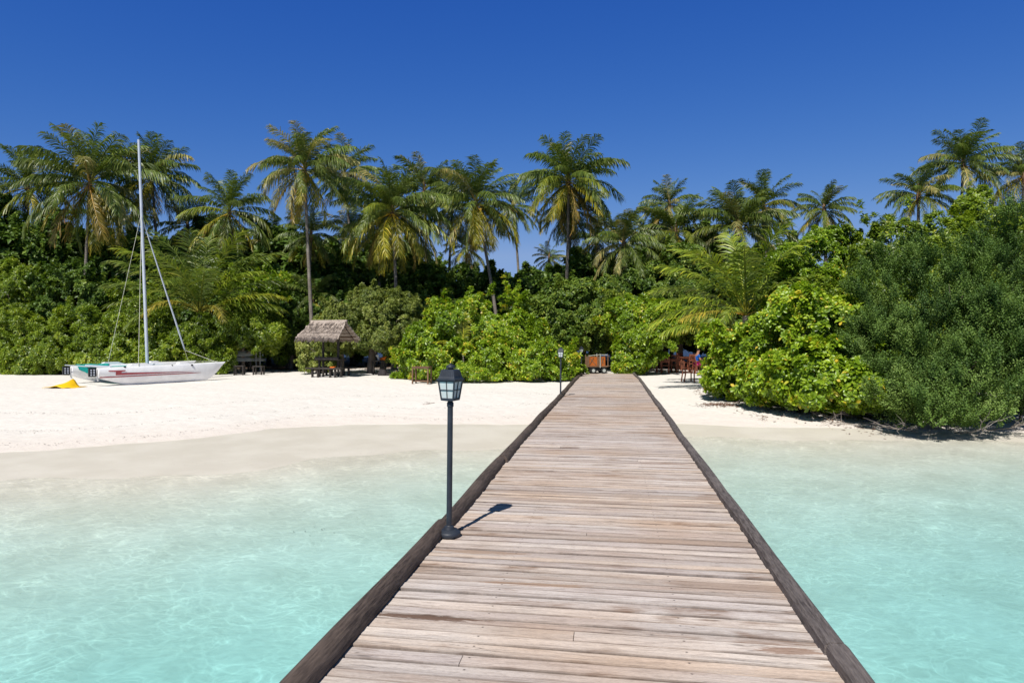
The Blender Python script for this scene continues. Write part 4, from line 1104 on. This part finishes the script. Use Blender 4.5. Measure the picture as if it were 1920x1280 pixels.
for yo in (0, 2.35):                                              # rudders kicked up, with their black castings
    mb = MB(); mb.box((-.20, yo, .56), (.30, .08, .34)); 
    ob = mb.build('rudder_casting', M['black'], cat, bevel=.02)
    mb = MB()
    for zz in (.46, .55, .64):
        for xx in (-.26, -.15):
            mb.lathe([(.032, -.052), (.032, .052)], (0, 0, 0), 8)
            for q in range(len(mb.v)-16, len(mb.v)):
                vx, vy, vz = mb.v[q]; mb.v[q] = (xx+vx, yo+vz, zz+vy)
    mb.build('rudder_bolts', M['alu'], cat)
    mb = MB(); mb.beam((-.05, yo, .40), (.02, yo, .22), .03, .05); mb.build('rudder_pintle', M['white'], cat)
mb = MB(); mb.tube([(-.25, 0.02, .78), (-.25, 2.33, .78)], .018, 8); mb.build('tiller_bar', M['alu'], cat, smooth=True)
mast_foot = Vector((2.62, 1.17, .74)); mh = 9.55
rake = Vector((-.32, .12, mh))
mb = MB(); secs = []
for i in range(9):
    t = i/8; c_ = mast_foot + rake*t; rr_ = .074*(1-.22*t)
    secs.append([(c_.x+rr_*math.cos(2*PI*j/10), c_.y+rr_*.8*math.sin(2*PI*j/10), c_.z) for j in range(10)])
mb.loft(secs); mb.build('mast', M['alu'], cat, smooth=True)
hound = mast_foot + rake*.68
bow_c = Vector((5.2, 1.17, .84))
j0 = mast_foot+rake*.66; j1 = Vector((4.35, 1.17, 1.35))
mb = MB(); mb.tube([j0, j0.lerp(j1, .06)], .012, 6); mb.tube([j0.lerp(j1, .06), j0.lerp(j1, .3), j0.lerp(j1, .6), j0.lerp(j1, .88), j0.lerp(j1, .98), j1], [.02, .03, .036, .04, .035, .015], 8)
mb.build('furled_jib', M['alu'], cat, smooth=True)
for a_, b_ in ((j1, (5.2, .02, .82)), (j1, (5.2, 2.33, .82)), (hound, (1.55, -.15, .74)), (hound, (1.55, 2.5, .74)), ((3.1, 1.17, .86), (5.25, .02, .86))):
    mb = MB(); mb.tube([a_, b_], .009, 5); mb.build('stay', M['wire'], cat)
for x, yo in ((1.0, -.17), (3.9, -.17), (3.0, -.17)):
    mb = MB(); mb.lathe([(.05, 0), (.05, .05), (.02, .07)], (x, yo+.03, .70), 8); mb.build('deck_fitting', M['black'], cat)

# yellow canvas
c0 = at(118, 722, 27.6); c0.z = gz(c0.x, c0.y)
mb = MB(); n, m_ = 14, 8; vs = []
for i in range(n+1):
    for j in range(m_+1):
        u, v_ = i/n, j/m_
        x = -.62+1.25*u+.15*v_; yv = -.35+.75*v_
        z = .03+.14*max(0, math.sin(u*PI*1.6-.3))*(.4+.6*v_) + .20*math.exp(-((u-.52)/.13)**2)*v_ + .015*math.sin(u*17+v_*6)
        vs.append((x, yv, z))
fs = [(i*(m_+1)+j, (i+1)*(m_+1)+j, (i+1)*(m_+1)+j+1, i*(m_+1)+j+1) for i in range(n) for j in range(m_)]
mb.add(vs, fs); o = mb.build('canvas_sheet', M['yellow'], None, smooth=True); o.location = c0
sm = o.modifiers.new('thick', 'SOLIDIFY'); sm.thickness = .012
tag(o, 'crumpled yellow canvas lying on the sand below the catamaran stern', 'canvas')

# ------------------------------------------------------------------ stacked boats, benches, white frame
def boat_shell(name, label, x, y, z, rz, L_=3.2, tilt=0.0):
    mb = MB(); secs = []
    for i in range(13):
        t = i/12; q = math.sin(PI*min(1, t*.92+.04))**.6
        wd = .62*q; hh = .36*q**.8
        secs.append([(-L_/2+L_*t, wd*math.cos(a_), hh*max(0, math.sin(a_))-.02*(math.sin(a_) < 0)) for a_ in [PI*k/8 for k in range(9)]])
    mb.loft(secs); o = mb.build(name, M['greyboat'], None, smooth=True); o.location = (x, y, z); o.rotation_euler = (tilt, 0, rz)
    return tag(o, label, 'boat', 'upturned white boats stacked in the shade')
c0 = at(440, 690, 39.4); g0 = gz(c0.x, c0.y)
boat_shell('upturned_boat', 'lower grey-white upturned boat of the stack in the shade beside the hedge', c0.x, 39.4, g0+.62, .5, 3.3)
boat_shell('upturned_boat', 'upper grey-white upturned boat of the stack in the shade beside the hedge', c0.x+.05, 39.4, g0+.98, .42, 3.0, .1)
mb = MB()
rk = empty('boat_rack', (c0.x, 39.4, g0), .5, 'low dark rack carrying the stacked upturned boats', 'rack')
for sx in (-.8, .8):
    mb = MB(); mb.box((sx, 0, .56), (.10, 1.1, .09)); mb.build('cross_bar', M['dark_wood'], rk)
    for sy in (-.45, .45):
        mb = MB(); mb.box((sx, sy, .255), (.09, .09, .52)); mb.build('leg', M['dark_wood'], rk)
def stool(name, label, px, py, d, w_=.62, h=.5, dp=.42, rz=0.0, group=None, mat='dark_wood', shelf=True, cat='bench'):
    c = at(px, py, d); g0 = gz(c.x, c.y)
    t = empty(name, (c.x, c.y, g0), rz, label, cat, group)
    mb = MB(); mb.box((0, 0, h-.03), (w_, dp, .06)); mb.build('seat' if cat == 'bench' else 'tabletop', M[mat], t, bevel=.006)
    for sx in (-1, 1):
        for sy in (-1, 1):
            mb = MB(); mb.box((sx*(w_/2-.04), sy*(dp/2-.04), (h-.06)/2), (.06, .06, h-.06)); mb.build('leg', M[mat], t)
    if shelf:
        for sy in (-1, 1):
            mb = MB(); mb.box((0, sy*(dp/2-.04), .07), (w_-.14, .04, .05)); mb.build('stretcher', M[mat], t)
    return t
G_S = 'small dark benches beside the stacked boats'
stool('small_bench', 'dark bench in deep shade touching the hedge, below the boat stack', 449, 691, 36.0, .52, .50, .4, 0.1, G_S)
stool('small_bench', 'dark bench with red-brown seat right of the boat stack', 485, 690, 36.2, .52, .48, .4, -.05, G_S)
c0 = at(484, 672, 39.3); g0 = gz(c0.x, c0.y)
fr = empty('post_frame', (c0.x, c0.y, g0), .15, 'narrow white painted post frame with a small gabled head behind the dark benches', 'frame')
for sx in (-.11, .11):
    mb = MB(); mb.box((sx, 0, .68), (.035, .035, 1.36)); mb.build('post', M['greyboat'], fr)
mb = MB(); mb.box((0, 0, 1.38), (.30, .05, .04)); mb.build('crossbar', M['greyboat'], fr)
mb = MB(); mb.loft([[(-.14, -.02, 1.40), (.14, -.02, 1.40), (.13, -.02, 1.62)], [(-.14, .02, 1.40), (.14, .02, 1.40), (.13, .02, 1.62)]]); mb.build('gable_board', M['greyboat'], fr)

# ------------------------------------------------------------------ thatched hut
c0 = at(617, 706, 33.4); g0 = gz(c0.x, c0.y)
hut = empty('thatched_hut', (c0.x, c0.y, g0), R(-20), 'small palm-thatched shelter with a dark picnic table and benches under it', 'shelter')
RL, HW, ZR, ZE = 1.0, .96, 2.70, 1.88      # half ridge, half depth, ridge and eave height
r = random.Random(9)
def thatch_slope(sgn):
    mb = MB(); n, m_ = 26, 10; vs = []
    for i in range(n+1):
        for j in range(m_+1):
            u, v_ = i/n, j/m_
            x = (-RL + 2*RL*u)*(1+.16*v_) - (.10*v_*(1 if u < .5 else 0))*(1-u)
            yv = sgn*(HW*v_); z = ZR - (ZR-ZE)*v_ - .05*math.sin(PI*v_) + r.uniform(-.012, .012) + .02*math.sin(v_*25)
            if j == m_: z += r.uniform(-.07, .03); yv += sgn*r.uniform(-.03, .04)
            if i in (0, n): x += r.uniform(-.05, .05)
            vs.append((x, yv, z))
    k = m_+1
    fs = [(i*k+j, (i+1)*k+j, (i+1)*k+j+1, i*k+j+1) for i in range(n) for j in range(m_)]
    mb.add(vs, fs)
    # loose straw strands over the slope and the eave
    for q in range(900):
        u, v_ = r.random(), r.random()**.6
        x = (-RL+2*RL*u)*(1+.16*v_); yv = sgn*HW*v_; z = ZR-(ZR-ZE)*v_+.012-.05*math.sin(PI*v_)
        l_ = r.uniform(.12, .30); dx = r.uniform(-.05, .05); mb.tv = r.random(); w_ = r.uniform(.006, .014)
        dn = Vector((dx, sgn*HW, -(ZR-ZE))).normalized()*l_; nn = Vector((0, sgn*(ZR-ZE), HW)).normalized()
        p_ = Vector((x, yv, z)); e_ = p_+dn+nn*r.uniform(.0, .035)
        if v_ > .93: e_ += Vector((0, 0, -.06))
        mb.add([p_-Vector((w_, 0, 0)), p_+Vector((w_, 0, 0)), e_], [(0, 1, 2)])
    mb.tv = .3
    o = mb.build('thatch', M['thatch'], hut)
    s_ = o.modifiers.new('thick', 'SOLIDIFY'); s_.thickness = .05; s_.offset = -1
thatch_slope(-1); thatch_slope(1)
mb = MB(); mb.tube([(-RL-.05, 0, ZR+.01), (RL+.03, 0, ZR+.01)], .06, 8); mb.build('ridge_roll', M['thatch'], hut, smooth=True)
for k in range(5):
    v_ = .18+.2*k
    for sgn in (-1, 1):
        mb = MB(); mb.beam((-RL*1.0, sgn*HW*v_, ZR-(ZR-ZE)*v_-.12), (RL*1.03, sgn*HW*v_, ZR-(ZR-ZE)*v_-.12), .03, .03); mb.build('batten', M['brown_wood'], hut)
for x in (-.78, .0, .80):
    for sgn in (-1, 1):
        mb = MB(); mb.beam((x, 0, ZR-.12), (x, sgn*HW*.95, ZE-.03), .05, .05); mb.build('rafter', M['dark_wood'], hut)
for x in (-.78, .80):
    mb = MB(); mb.beam((x, -HW*.86, ZE+.04), (x, HW*.86, ZE+.04), .06, .06); mb.build('tie_beam', M['brown_wood'], hut)
for x in (-.42, .45):
    mb = MB(); mb.tube([(x, .12, -.05), (x, .12, ZR-.12)], .06, 10); mb.build('post', M['dark_wood'], hut, smooth=True)
mb = MB(); mb.beam((-.95, .12, ZR-.16), (.95, .12, ZR-.16), .07, .08); mb.build('ridge_beam', M['dark_wood'], hut)
mb = MB(); mb.box((0, .12, .83), (1.42, .62, .07)); mb.build('tabletop', M['dark_wood'], hut, bevel=.01)
mb = MB(); mb.box((0, -.2, .90), (1.34, .05, .13)); mb.build('backrest', M['dark_wood'], hut, bevel=.008)
for yb in (-.42, .72):
    mb = MB(); mb.box((.02, yb, .42), (2.0, .28, .07)); mb.build('bench_seat', M['dark_wood'], hut, bevel=.01)
    for x in (-.66, -.34, .36, .64):
        mb = MB(); mb.box((x, yb, .17), (.08, .09, .44)); mb.build('leg', M['dark_wood'], hut)
for x in (-.64, .62):
    mb = MB(); mb.box((x, .12, .38), (.09, .09, .84)); mb.build('leg', M['dark_wood'], hut)
mb = MB(); n = 6; vs = []
for i in range(n+1):
    for j in range(4): vs.append((.30+.2*i/n, -.40+.07*j, .47+.02*math.sin(i*1.9+j)+.012*j))
mb.add(vs, [(i*4+j, (i+1)*4+j, (i+1)*4+j+1, i*4+j+1) for i in range(n) for j in range(3)])
o = mb.build('beach_towel', M['orange_cloth'], None, smooth=True); o.location = hut.location; o.rotation_euler = hut.rotation_euler
sm = o.modifiers.new('thick', 'SOLIDIFY'); sm.thickness = .03
tag(o, 'folded orange towel on the bench of the thatched hut', 'towel')

# small table with fins and towel, rock heap
tb = stool('side_table', 'thin-legged dark table holding snorkel gear under the grey-green tree', 709, 688, 35.6, .62, .74, .5, .3, None, 'dark_wood', True, 'table')
tp = tb.location
mb = MB(); mb.loft([[(-.03, -.02, 0), (.05, -.02, 0), (.05, .02, 0), (-.03, .02, 0)], [(-.07, -.03, .16), (.03, -.03, .14), (.03, .02, .14), (-.07, .02, .16)], [(-.16, -.03, .26), (-.02, -.03, .30), (-.02, .0, .30), (-.16, .0, .26)]])
o = mb.build('swim_fin', M['white'], None); o.location = tp+Vector((0.02, 0, .745)); tag(o, 'white swim fin standing on the thin-legged dark table', 'swim fin')
mb = MB(); mb.loft([[(-.10, -.08, .0), (.14, -.08, .0), (.14, .08, 0), (-.10, .08, 0)], [(-.08, -.07, .10), (.22, -.07, .16), (.22, .07, .16), (-.08, .07, .10)], [(0, -.04, .16), (.28, -.04, .22), (.28, .04, .22), (0, .04, .16)]])
o = mb.build('folded_towel', M['orange_cloth'], None, bevel=.02); o.location = tp+Vector((.2, 0, .745)); tag(o, 'rumpled orange-brown towel at the right end of the thin-legged table', 'towel')
def rock(name, label, px, py, d, s_, seed, cat='rock', group=None):
    c = at(px, py, d); r = np.random.RandomState(seed)
    D = fib(90, r); rad = 1+.22*np.sin(D[:, 0]*4+seed)*np.cos(D[:, 1]*5)+r.normal(0, .05, 90)
    import bmesh
    bm = bmesh.new()
    for q in D*rad[:, None]*np.array(s_): bm.verts.new(q)
    bmesh.ops.convex_hull(bm, input=bm.verts); me_ = bpy.data.meshes.new(name); bm.to_mesh(me_); bm.free()
    o = link(name, me_, M['stone']); o.location = (c.x, c.y, gz(c.x, c.y)+s_[2]*.35)
    return tag(o, label, cat, group)
rock('rock', 'larger dark pointed rock on the sand right of the thin-legged table', 717, 688, 34.8, (.24, .2, .24), 3)
rock('rock', 'low dark rock beside the pointed rock near the leaning trunk', 729, 690, 34.8, (.22, .18, .09), 4)

# red-brown frame table in front of the mound bush
c0 = at(791, 711, 30.2); g0 = gz(c0.x, c0.y)
ft = empty('frame_table', (c0.x, c0.y, g0), R(-14), 'open red-brown wooden table frame on the sand before the mound bush', 'table')
for a_, b_, nm in [((-.36, -.2, .71), (.36, -.2, .71), 'rail'), ((-.36, .2, .71), (.36, .2, .71), 'rail'), ((-.36, -.2, .12), (-.36, .2, .12), 'stretcher'), ((.36, -.2, .12), (.36, .2, .12), 'stretcher'), ((-.36, 0, .12), (.36, 0, .12), 'stretcher')]:
    mb = MB(); mb.beam(a_, b_, .05, .06); mb.build(nm, M['brown_wood'], ft)
mb = MB(); mb.box((0, 0, .755), (.80, .50, .025)); mb.build('tabletop', M['brown_wood'], ft)
for sx in (-1, 1):
    for sy in (-1, 1):
        mb = MB(); mb.box((sx*.36, sy*.2, .34), (.055, .055, .68)); mb.build('leg', M['brown_wood'], ft)

# ------------------------------------------------------------------ luggage cart
c0 = at(1119, 694, 36.8); g0 = gz(c0.x, c0.y)
ca = empty('luggage_cart', (c0.x, c0.y, g0), R(8), 'orange panelled wooden handcart parked at the end of the jetty', 'cart'); ca.scale = (.86, .86, .86)
mb = MB(); mb.box((0, 0, .44), (1.25, .75, .07)); mb.build('platform', M['brown_wood'], ca, bevel=.01)
for x0, x1 in ((-.62, -.08), (.14, .44)):
    mb = MB(); mb.box(((x0+x1)/2, -.36, .76), (x1-x0, .03, .56))
    p_ = mb.build('side_panel', M['orange_wood'], ca)
    mb = MB(); mb.beam((x0+.04, -.385, 1.0), (x1-.06, -.385, .52), .035, .015, (0, 1, 0)); mb.beam((x0+.05, -.405, .56), (x0+(x1-x0)*.6, -.405, 1.0), .03, .012, (0, 1, 0))
    o = mb.build('brace', M['brown_wood'], p_)
mb = MB(); mb.box((0, .36, .76), (1.2, .03, .56)); mb.build('back_panel', M['brown_wood'], ca)
for x in (-.62, -.05, .11, .60):
    for yv in (-.36, .36):
        mb = MB(); mb.box((x, yv*1.12, .80), (.05, .045, .74 if x != .11 else .86)); mb.build('post', M['greyboat'] if x == .11 else M['brown_wood'], ca)
mb = MB(); mb.tube([(-.66, -.40, 1.10), (.12, -.40, 1.18), (.62, -.40, 1.16)], .018, 6); mb.build('top_rail', M['wire'], ca)
mb = MB(); mb.box((.05, 0, .28), (.95, .5, .24)); mb.build('undercarriage', M['black'], ca)
for sx in (-.32, .36):
    for sy in (-.38, .38):
        mb = MB(); mb.lathe([(.05, -.04), (.17, -.045), (.19, -.02), (.19, .02), (.17, .045), (.05, .04)], n=18)
        mb.v = [(sx+vx, sy+vz, .19+vy) for vx, vy, vz in mb.v]; wv_ = mb.build('wheel', M['rubber'], ca, smooth=True)
        mb = MB(); mb.lathe([(.095, -.052), (.10, -.05), (.10, .05), (.095, .052)], n=14); mb.v = [(sx+vx, sy+vz, .19+vy) for vx, vy, vz in mb.v]
        mb.build('hub', M['greyboat'], wv_)
# ------------------------------------------------------------------ dining tables and chairs
def chair():
    t = empty('dining_chair', (0, 0, 0)); Mw = M['red_wood']
    mb = MB(); mb.box((0, 0, .44), (.46, .44, .04)); mb.build('seat', Mw, t, bevel=.006)
    for sx in (-.2, .2):
        mb = MB(); mb.box((sx, -.19, .21), (.045, .045, .42)); mb.build('leg', Mw, t)
        mb = MB(); mb.beam((sx, .27, 0), (sx, .20, .46), .045, .045, (0, 1, 0)); mb.beam((sx, .20, .46), (sx, .30, .98), .045, .04, (0, 1, 0)); mb.build('leg', Mw, t)
    mb = MB(); mb.box((0, .285, .92), (.40, .03, .10)); mb.box((0, .235, .62), (.40, .025, .05))
    for k in (-.12, -.04, .04, .12): mb.beam((k, .238, .64), (k, .28, .88), .035, .015, (0, 1, 0))
    mb.build('backrest', Mw, t)
    for sx in (-.23, .23):
        mb = MB(); mb.box((sx, 0.02, .66), (.05, .44, .03)); mb.box((sx, -.18, .55), (.04, .04, .20)); mb.build('armrest', Mw, t)
    return t
ch0 = chair(); first = True
CH = [(1247, 690, 36.2, 2.9, 'leftmost dining chair, in shade with its back to the cart bush'),
      (1262, 684, 37.6, 3.3, 'dining chair with pale red back facing the jetty, at the left table'),
      (1280, 680, 39.4, .4, 'dining chair on the far side of the left table'),
      (1299, 683, 38.2, 3.0, 'upright dining chair with slatted back at the middle table'),
      (1312, 679, 40.2, 2.0, 'dining chair behind the middle table, left of the seated person'),
      (1232, 682, 38.8, 1.2, 'dining chair half hidden by the cart bush')]
G_C = 'red-brown wooden chairs of the beach dining area'
for (px, py, d, rz, lab) in CH:
    o = ch0 if first else copy_tree(ch0); first = False
    c = at(px, py, d); o.location = (c.x, c.y, gz(c.x, c.y)); o.rotation_euler = (0, 0, rz); tag(o, lab, 'chair', G_C)
o = copy_tree(ch0); c = at(1291, 715, 30.8); o.location = (c.x, c.y, gz(c.x, c.y)); o.rotation_euler = (0, 0, R(95)); tag(o, 'lone chair on the open sand, half swallowed by the bright shore bush', 'chair', G_C)
def table(label, px, py, d, rz, w_=1.0, dp=.8):
    c = at(px, py, d); t = empty('dining_table', (c.x, c.y, gz(c.x, c.y)), rz, label, 'table', 'red-brown dining tables')
    mb = MB(); mb.box((0, 0, .74), (w_, dp, .04)); mb.build('tabletop', M['red_wood'], t, bevel=.006)
    mb = MB(); mb.box((0, 0, .68), (w_-.12, dp-.12, .07)); mb.build('apron', M['red_wood'], t)
    for sx in (-1, 1):
        for sy in (-1, 1):
            mb = MB(); mb.box((sx*(w_/2-.07), sy*(dp/2-.07), .322), (.075, .075, .644)); mb.build('leg', M['red_wood'], t)
    return t
table('left dining table, one thick leg catching the sun', 1250, 688, 37.2, .2)
table('middle dining table behind the slatted chair', 1290, 682, 39.4, -.1)
# ------------------------------------------------------------------ seated person
def skin_obj(name, verts, edges, radii, mat, parent, root=0, sub=1):
    me_ = bpy.data.meshes.new(name); me_.from_pydata(verts, edges, []); me_.update()
    o = link(name, me_, mat, parent)
    md = o.modifiers.new('skin', 'SKIN'); md.use_smooth_shade = True
    for i, q in enumerate(me_.skin_vertices[0].data if me_.skin_vertices else []): pass
    if not me_.skin_vertices:
        bpy.context.view_layer.objects.active = o
    sv = me_.skin_vertices[0].data
    for i, q in enumerate(sv):
        rr_ = radii[i]; q.radius = rr_ if isinstance(rr_, tuple) else (rr_, rr_); q.use_root = (i == root)
    sb = o.modifiers.new('sub', 'SUBSURF'); sb.levels = sub; sb.render_levels = sub
    return o
c = at(1309, 684, 36.6)
pe = empty('person', (c.x, c.y, gz(c.x, c.y)), R(100), 'person seated on a dining chair at the bush edge, blue top and pink patterned shorts', 'person')
sv_ = [(0, .10, .50), (0, .11, .72), (0, .06, .98), (0, .02, 1.08), (0, -.02, 1.20), (0, -.03, 1.28),
       (.17, .05, .99), (.23, -.02, .74), (.20, -.24, .66), (.19, -.31, .64),
       (-.17, .05, .99), (-.23, -.02, .74), (-.20, -.24, .66), (-.19, -.31, .64),
       (.10, .06, .50), (.13, -.38, .52), (.13, -.40, .10), (.13, -.54, .05),
       (-.10, .06, .50), (-.13, -.38, .52), (-.13, -.40, .10), (-.13, -.54, .05)]
se_ = [(0, 1), (1, 2), (2, 3), (3, 4), (4, 5), (2, 6), (6, 7), (7, 8), (8, 9), (2, 10), (10, 11), (11, 12), (12, 13), (0, 14), (14, 15), (15, 16), (16, 17), (0, 18), (18, 19), (19, 20), (20, 21)]
sr_ = [(.15, .12), (.13, .11), (.15, .11), .055, .095, .08, .06, .045, .034, .03, .06, .045, .034, .03, .09, .065, .042, .035, .09, .065, .042, .035]
try:
    skin_obj('body', sv_, se_, sr_, M['skin'], pe)
    skin_obj('blue_top', [(0, .10, .52), (0, .11, .72), (0, .06, .97), (.18, .05, .99), (.22, .0, .84), (-.18, .05, .99), (-.22, .0, .84)], [(0, 1), (1, 2), (2, 3), (3, 4), (2, 5), (5, 6)], [(.165, .135), (.15, .13), (.165, .125), .075, .06, .075, .06], M['blue'], pe)
    skin_obj('pink_shorts', [(0, .09, .50), (.11, .03, .51), (.13, -.28, .53), (-.11, .03, .51), (-.13, -.28, .53)], [(0, 1), (1, 2), (0, 3), (3, 4)], [(.17, .125), .105, .085, .105, .085], M['pink'], pe)
    skin_obj('hair', [(0, .02, 1.20), (0, .0, 1.29), (0, -.02, 1.33)], [(0, 1), (1, 2)], [.10, .10, .06], M['hair'], pe)
except Exception as ex:
    print('PERSON', ex)
o = copy_tree(ch0); o.location = pe.location + Vector((0, 0, 0)); o.rotation_euler = (0, 0, R(100)); tag(o, 'dining chair under the seated person in blue and pink', 'chair', G_C)

# ------------------------------------------------------------------ dead branches, twigs, litter
def twig_thing(name, label, base, dirv, L_, seed, mat='twig', r0=.02, cat='branch', group=None, nsub=5):
    r = random.Random(seed); b = Vector(base); mb = MB(b)
    def grow(p, d, l_, rad, dep):
        pts = [p]; q = p.copy(); dd = d.copy(); k = 5
        for i in range(k):
            dd = (dd + Vector((r.uniform(-.4, .4), r.uniform(-.4, .4), r.uniform(-.3, .25)))).normalized(); q = q + dd*l_/k
            g_ = gz(q.x, q.y)+rad; 
            if q.z < g_: q.z = g_
            pts.append(q.copy())
        mb.tube(pts, [rad*(1-.75*i/k) for i in range(k+1)], 5)
        if dep > 0:
            for j in range(nsub if dep == 2 else 3):
                s_ = pts[r.randrange(1, k)]; a_ = (d + Vector((r.uniform(-1, 1), r.uniform(-1, 1), r.uniform(-.3, .5)))).normalized()
                grow(s_, a_, l_*r.uniform(.4, .65), rad*.55, dep-1)
    grow(b, Vector(dirv).normalized(), L_, r0, 2)
    o = mb.build(name, M[mat], None, smooth=True); o.location = b
    return tag(o, label, cat, group)
G_T = 'bare grey branches trailing under the shore bushes'
for i, (px, py, d, dv, L_, lab) in enumerate([
    (1500, 752, 22.0, (-.6, -1, -.1), 1.3, 'bare grey branches trailing onto the sand under the middle of the shore bush'),
    (1590, 770, 20.2, (-.7, -.8, -.1), 1.4, 'bare grey branches under the right part of the shore bush'),
    (1410, 738, 23.4, (-1, -.6, -.1), 1.1, 'bare grey branches at the left foot of the shore bush'),
    (1650, 790, 18.8, (-1, -.5, -.1), 1.3, 'bare branches on the sand where shore bush and dark shrub meet'),
    (1720, 812, 17.8, (-.9, -.4, .1), 1.2, 'pale dead branches at the left foot of the dark shrub'),
    (1790, 818, 17.6, (.4, -.9, .1), 1.1, 'pale dead branches reaching the water below the dark shrub'),
    (1850, 806, 17.8, (.6, -.7, .35), 1.3, 'tangle of pale dead branches in the dark gap at the lower right'),
    (1900, 800, 17.9, (.2, -.8, .4), 1.3, 'pale arching dead branches at the right edge above the water')]):
    c = at(px, py, d); twig_thing('bare_branch', lab, (c.x, c.y, max(gz(c.x, c.y)+.05, EYE-(py-637)/FP*d)), dv, L_, 300+i, group=G_T)
c = at(815, 747, 23.5); twig_thing('drift_twig', 'thin reddish twig lying on the open sand by the near lamp', (c.x, c.y, gz(c.x, c.y)+.01), (-1, -.5, 0), .5, 77, 'litter', .008, 'twig', None, 3)
c = at(1440, 768, 20.3); twig_thing('drift_twig', 'thin dry twigs on the sand left of the shore bush, right of the jetty', (c.x, c.y, gz(c.x, c.y)+.01), (-1, -.3, 0), .7, 78, 'litter', .010, 'twig', None, 4)

def scatter(name, label, cat, pts_fn, n, size, mat, seed, lift=.008):
    r = np.random.RandomState(seed); P = pts_fn(r, n); z = ground(P[:, 0], P[:, 1])+lift
    a_ = r.uniform(0, 2*PI, n); s_ = size*r.uniform(.4, 1.3, n); V = []; F = []
    V = np.zeros((n, 4, 3)); tl = r.uniform(-.5, .5, (n, 2))
    cs = [(-1, 0), (0, .35), (1, 0), (0, -.35)]
    for k, (u, v_) in enumerate(cs):
        dx = (u*np.cos(a_)-v_*np.sin(a_))*s_; dy = (u*np.sin(a_)+v_*np.cos(a_))*s_
        V[:, k, 0] = P[:, 0]+dx; V[:, k, 1] = P[:, 1]+dy; V[:, k, 2] = z + np.abs(tl[:, 0]*dx*1.0)+(k % 2)*s_*.15
    F = np.arange(n*4).reshape(n, 4)
    o = link(name, np_mesh(name, V.reshape(-1, 3), F, np.full(n*4, .5)), mat)
    return tag(o, label, cat, kind='stuff')
def under_bush(r, n):
    t = r.uniform(0, 1, n); px = 1300+380*t; d = np.interp(px, [1300, 1380, 1500, 1680], [27, 22.6, 20.6, 18.6]) + r.normal(.5, .8, n)
    return np.stack([(px-960)/FP*d, d], -1)
scatter('leaf_litter', 'brown fallen leaves scattered on the sand under the shore bush', 'leaf litter', under_bush, 1400, .055, M['litter'], 41)
def pile_(r, n):
    px = r.normal(1350, 22, n); d = np.clip(r.normal(22.9, .25, n), 22, 23.6); return np.stack([(px-960)/FP*d, d], -1)
scatter('leaf_litter', 'patch of red-brown dead leaves at the left foot of the shore bush', 'leaf litter', pile_, 500, .05, M['litter'], 42)
def wood_floor(r, n):
    px = r.uniform(-50, 1400, n); d = r.uniform(38.5, 46, n); return np.stack([(px-960)/FP*d, d], -1)
scatter('forest_litter', 'dead leaves and husks on the shaded ground behind the beach', 'leaf litter', wood_floor, 6000, .09, M['litter'], 43)
def tide(r, n):
    x = r.uniform(-22, 4, n); k = r.randint(0, 3, n)
    y = yd(x) + np.array([1.1, 3.2, 6.5])[k] + .5*np.sin(x*.8+k) + r.normal(0, .12, n)
    return np.stack([x, y], -1)
scatter('tide_debris', 'fine line of dry seaweed and coral bits along the tide mark', 'debris', tide, 2200, .028, M['twig'], 44)
def stones_(r, n):
    px = r.normal(590, 45, n); d = 2.55*FP/(955-637-(px-590)*.16+r.normal(0, 5, n)); return np.stack([(px-960)/FP*d, d], -1)
scatter('coral_rubble', 'small dark coral bits on the seabed in the shallows', 'coral', stones_, 14, .017, M['stone'], 45, .01)

print('TRIS', sum(n for _, n in STAT), [s for s in STAT if s[1] > 60000])
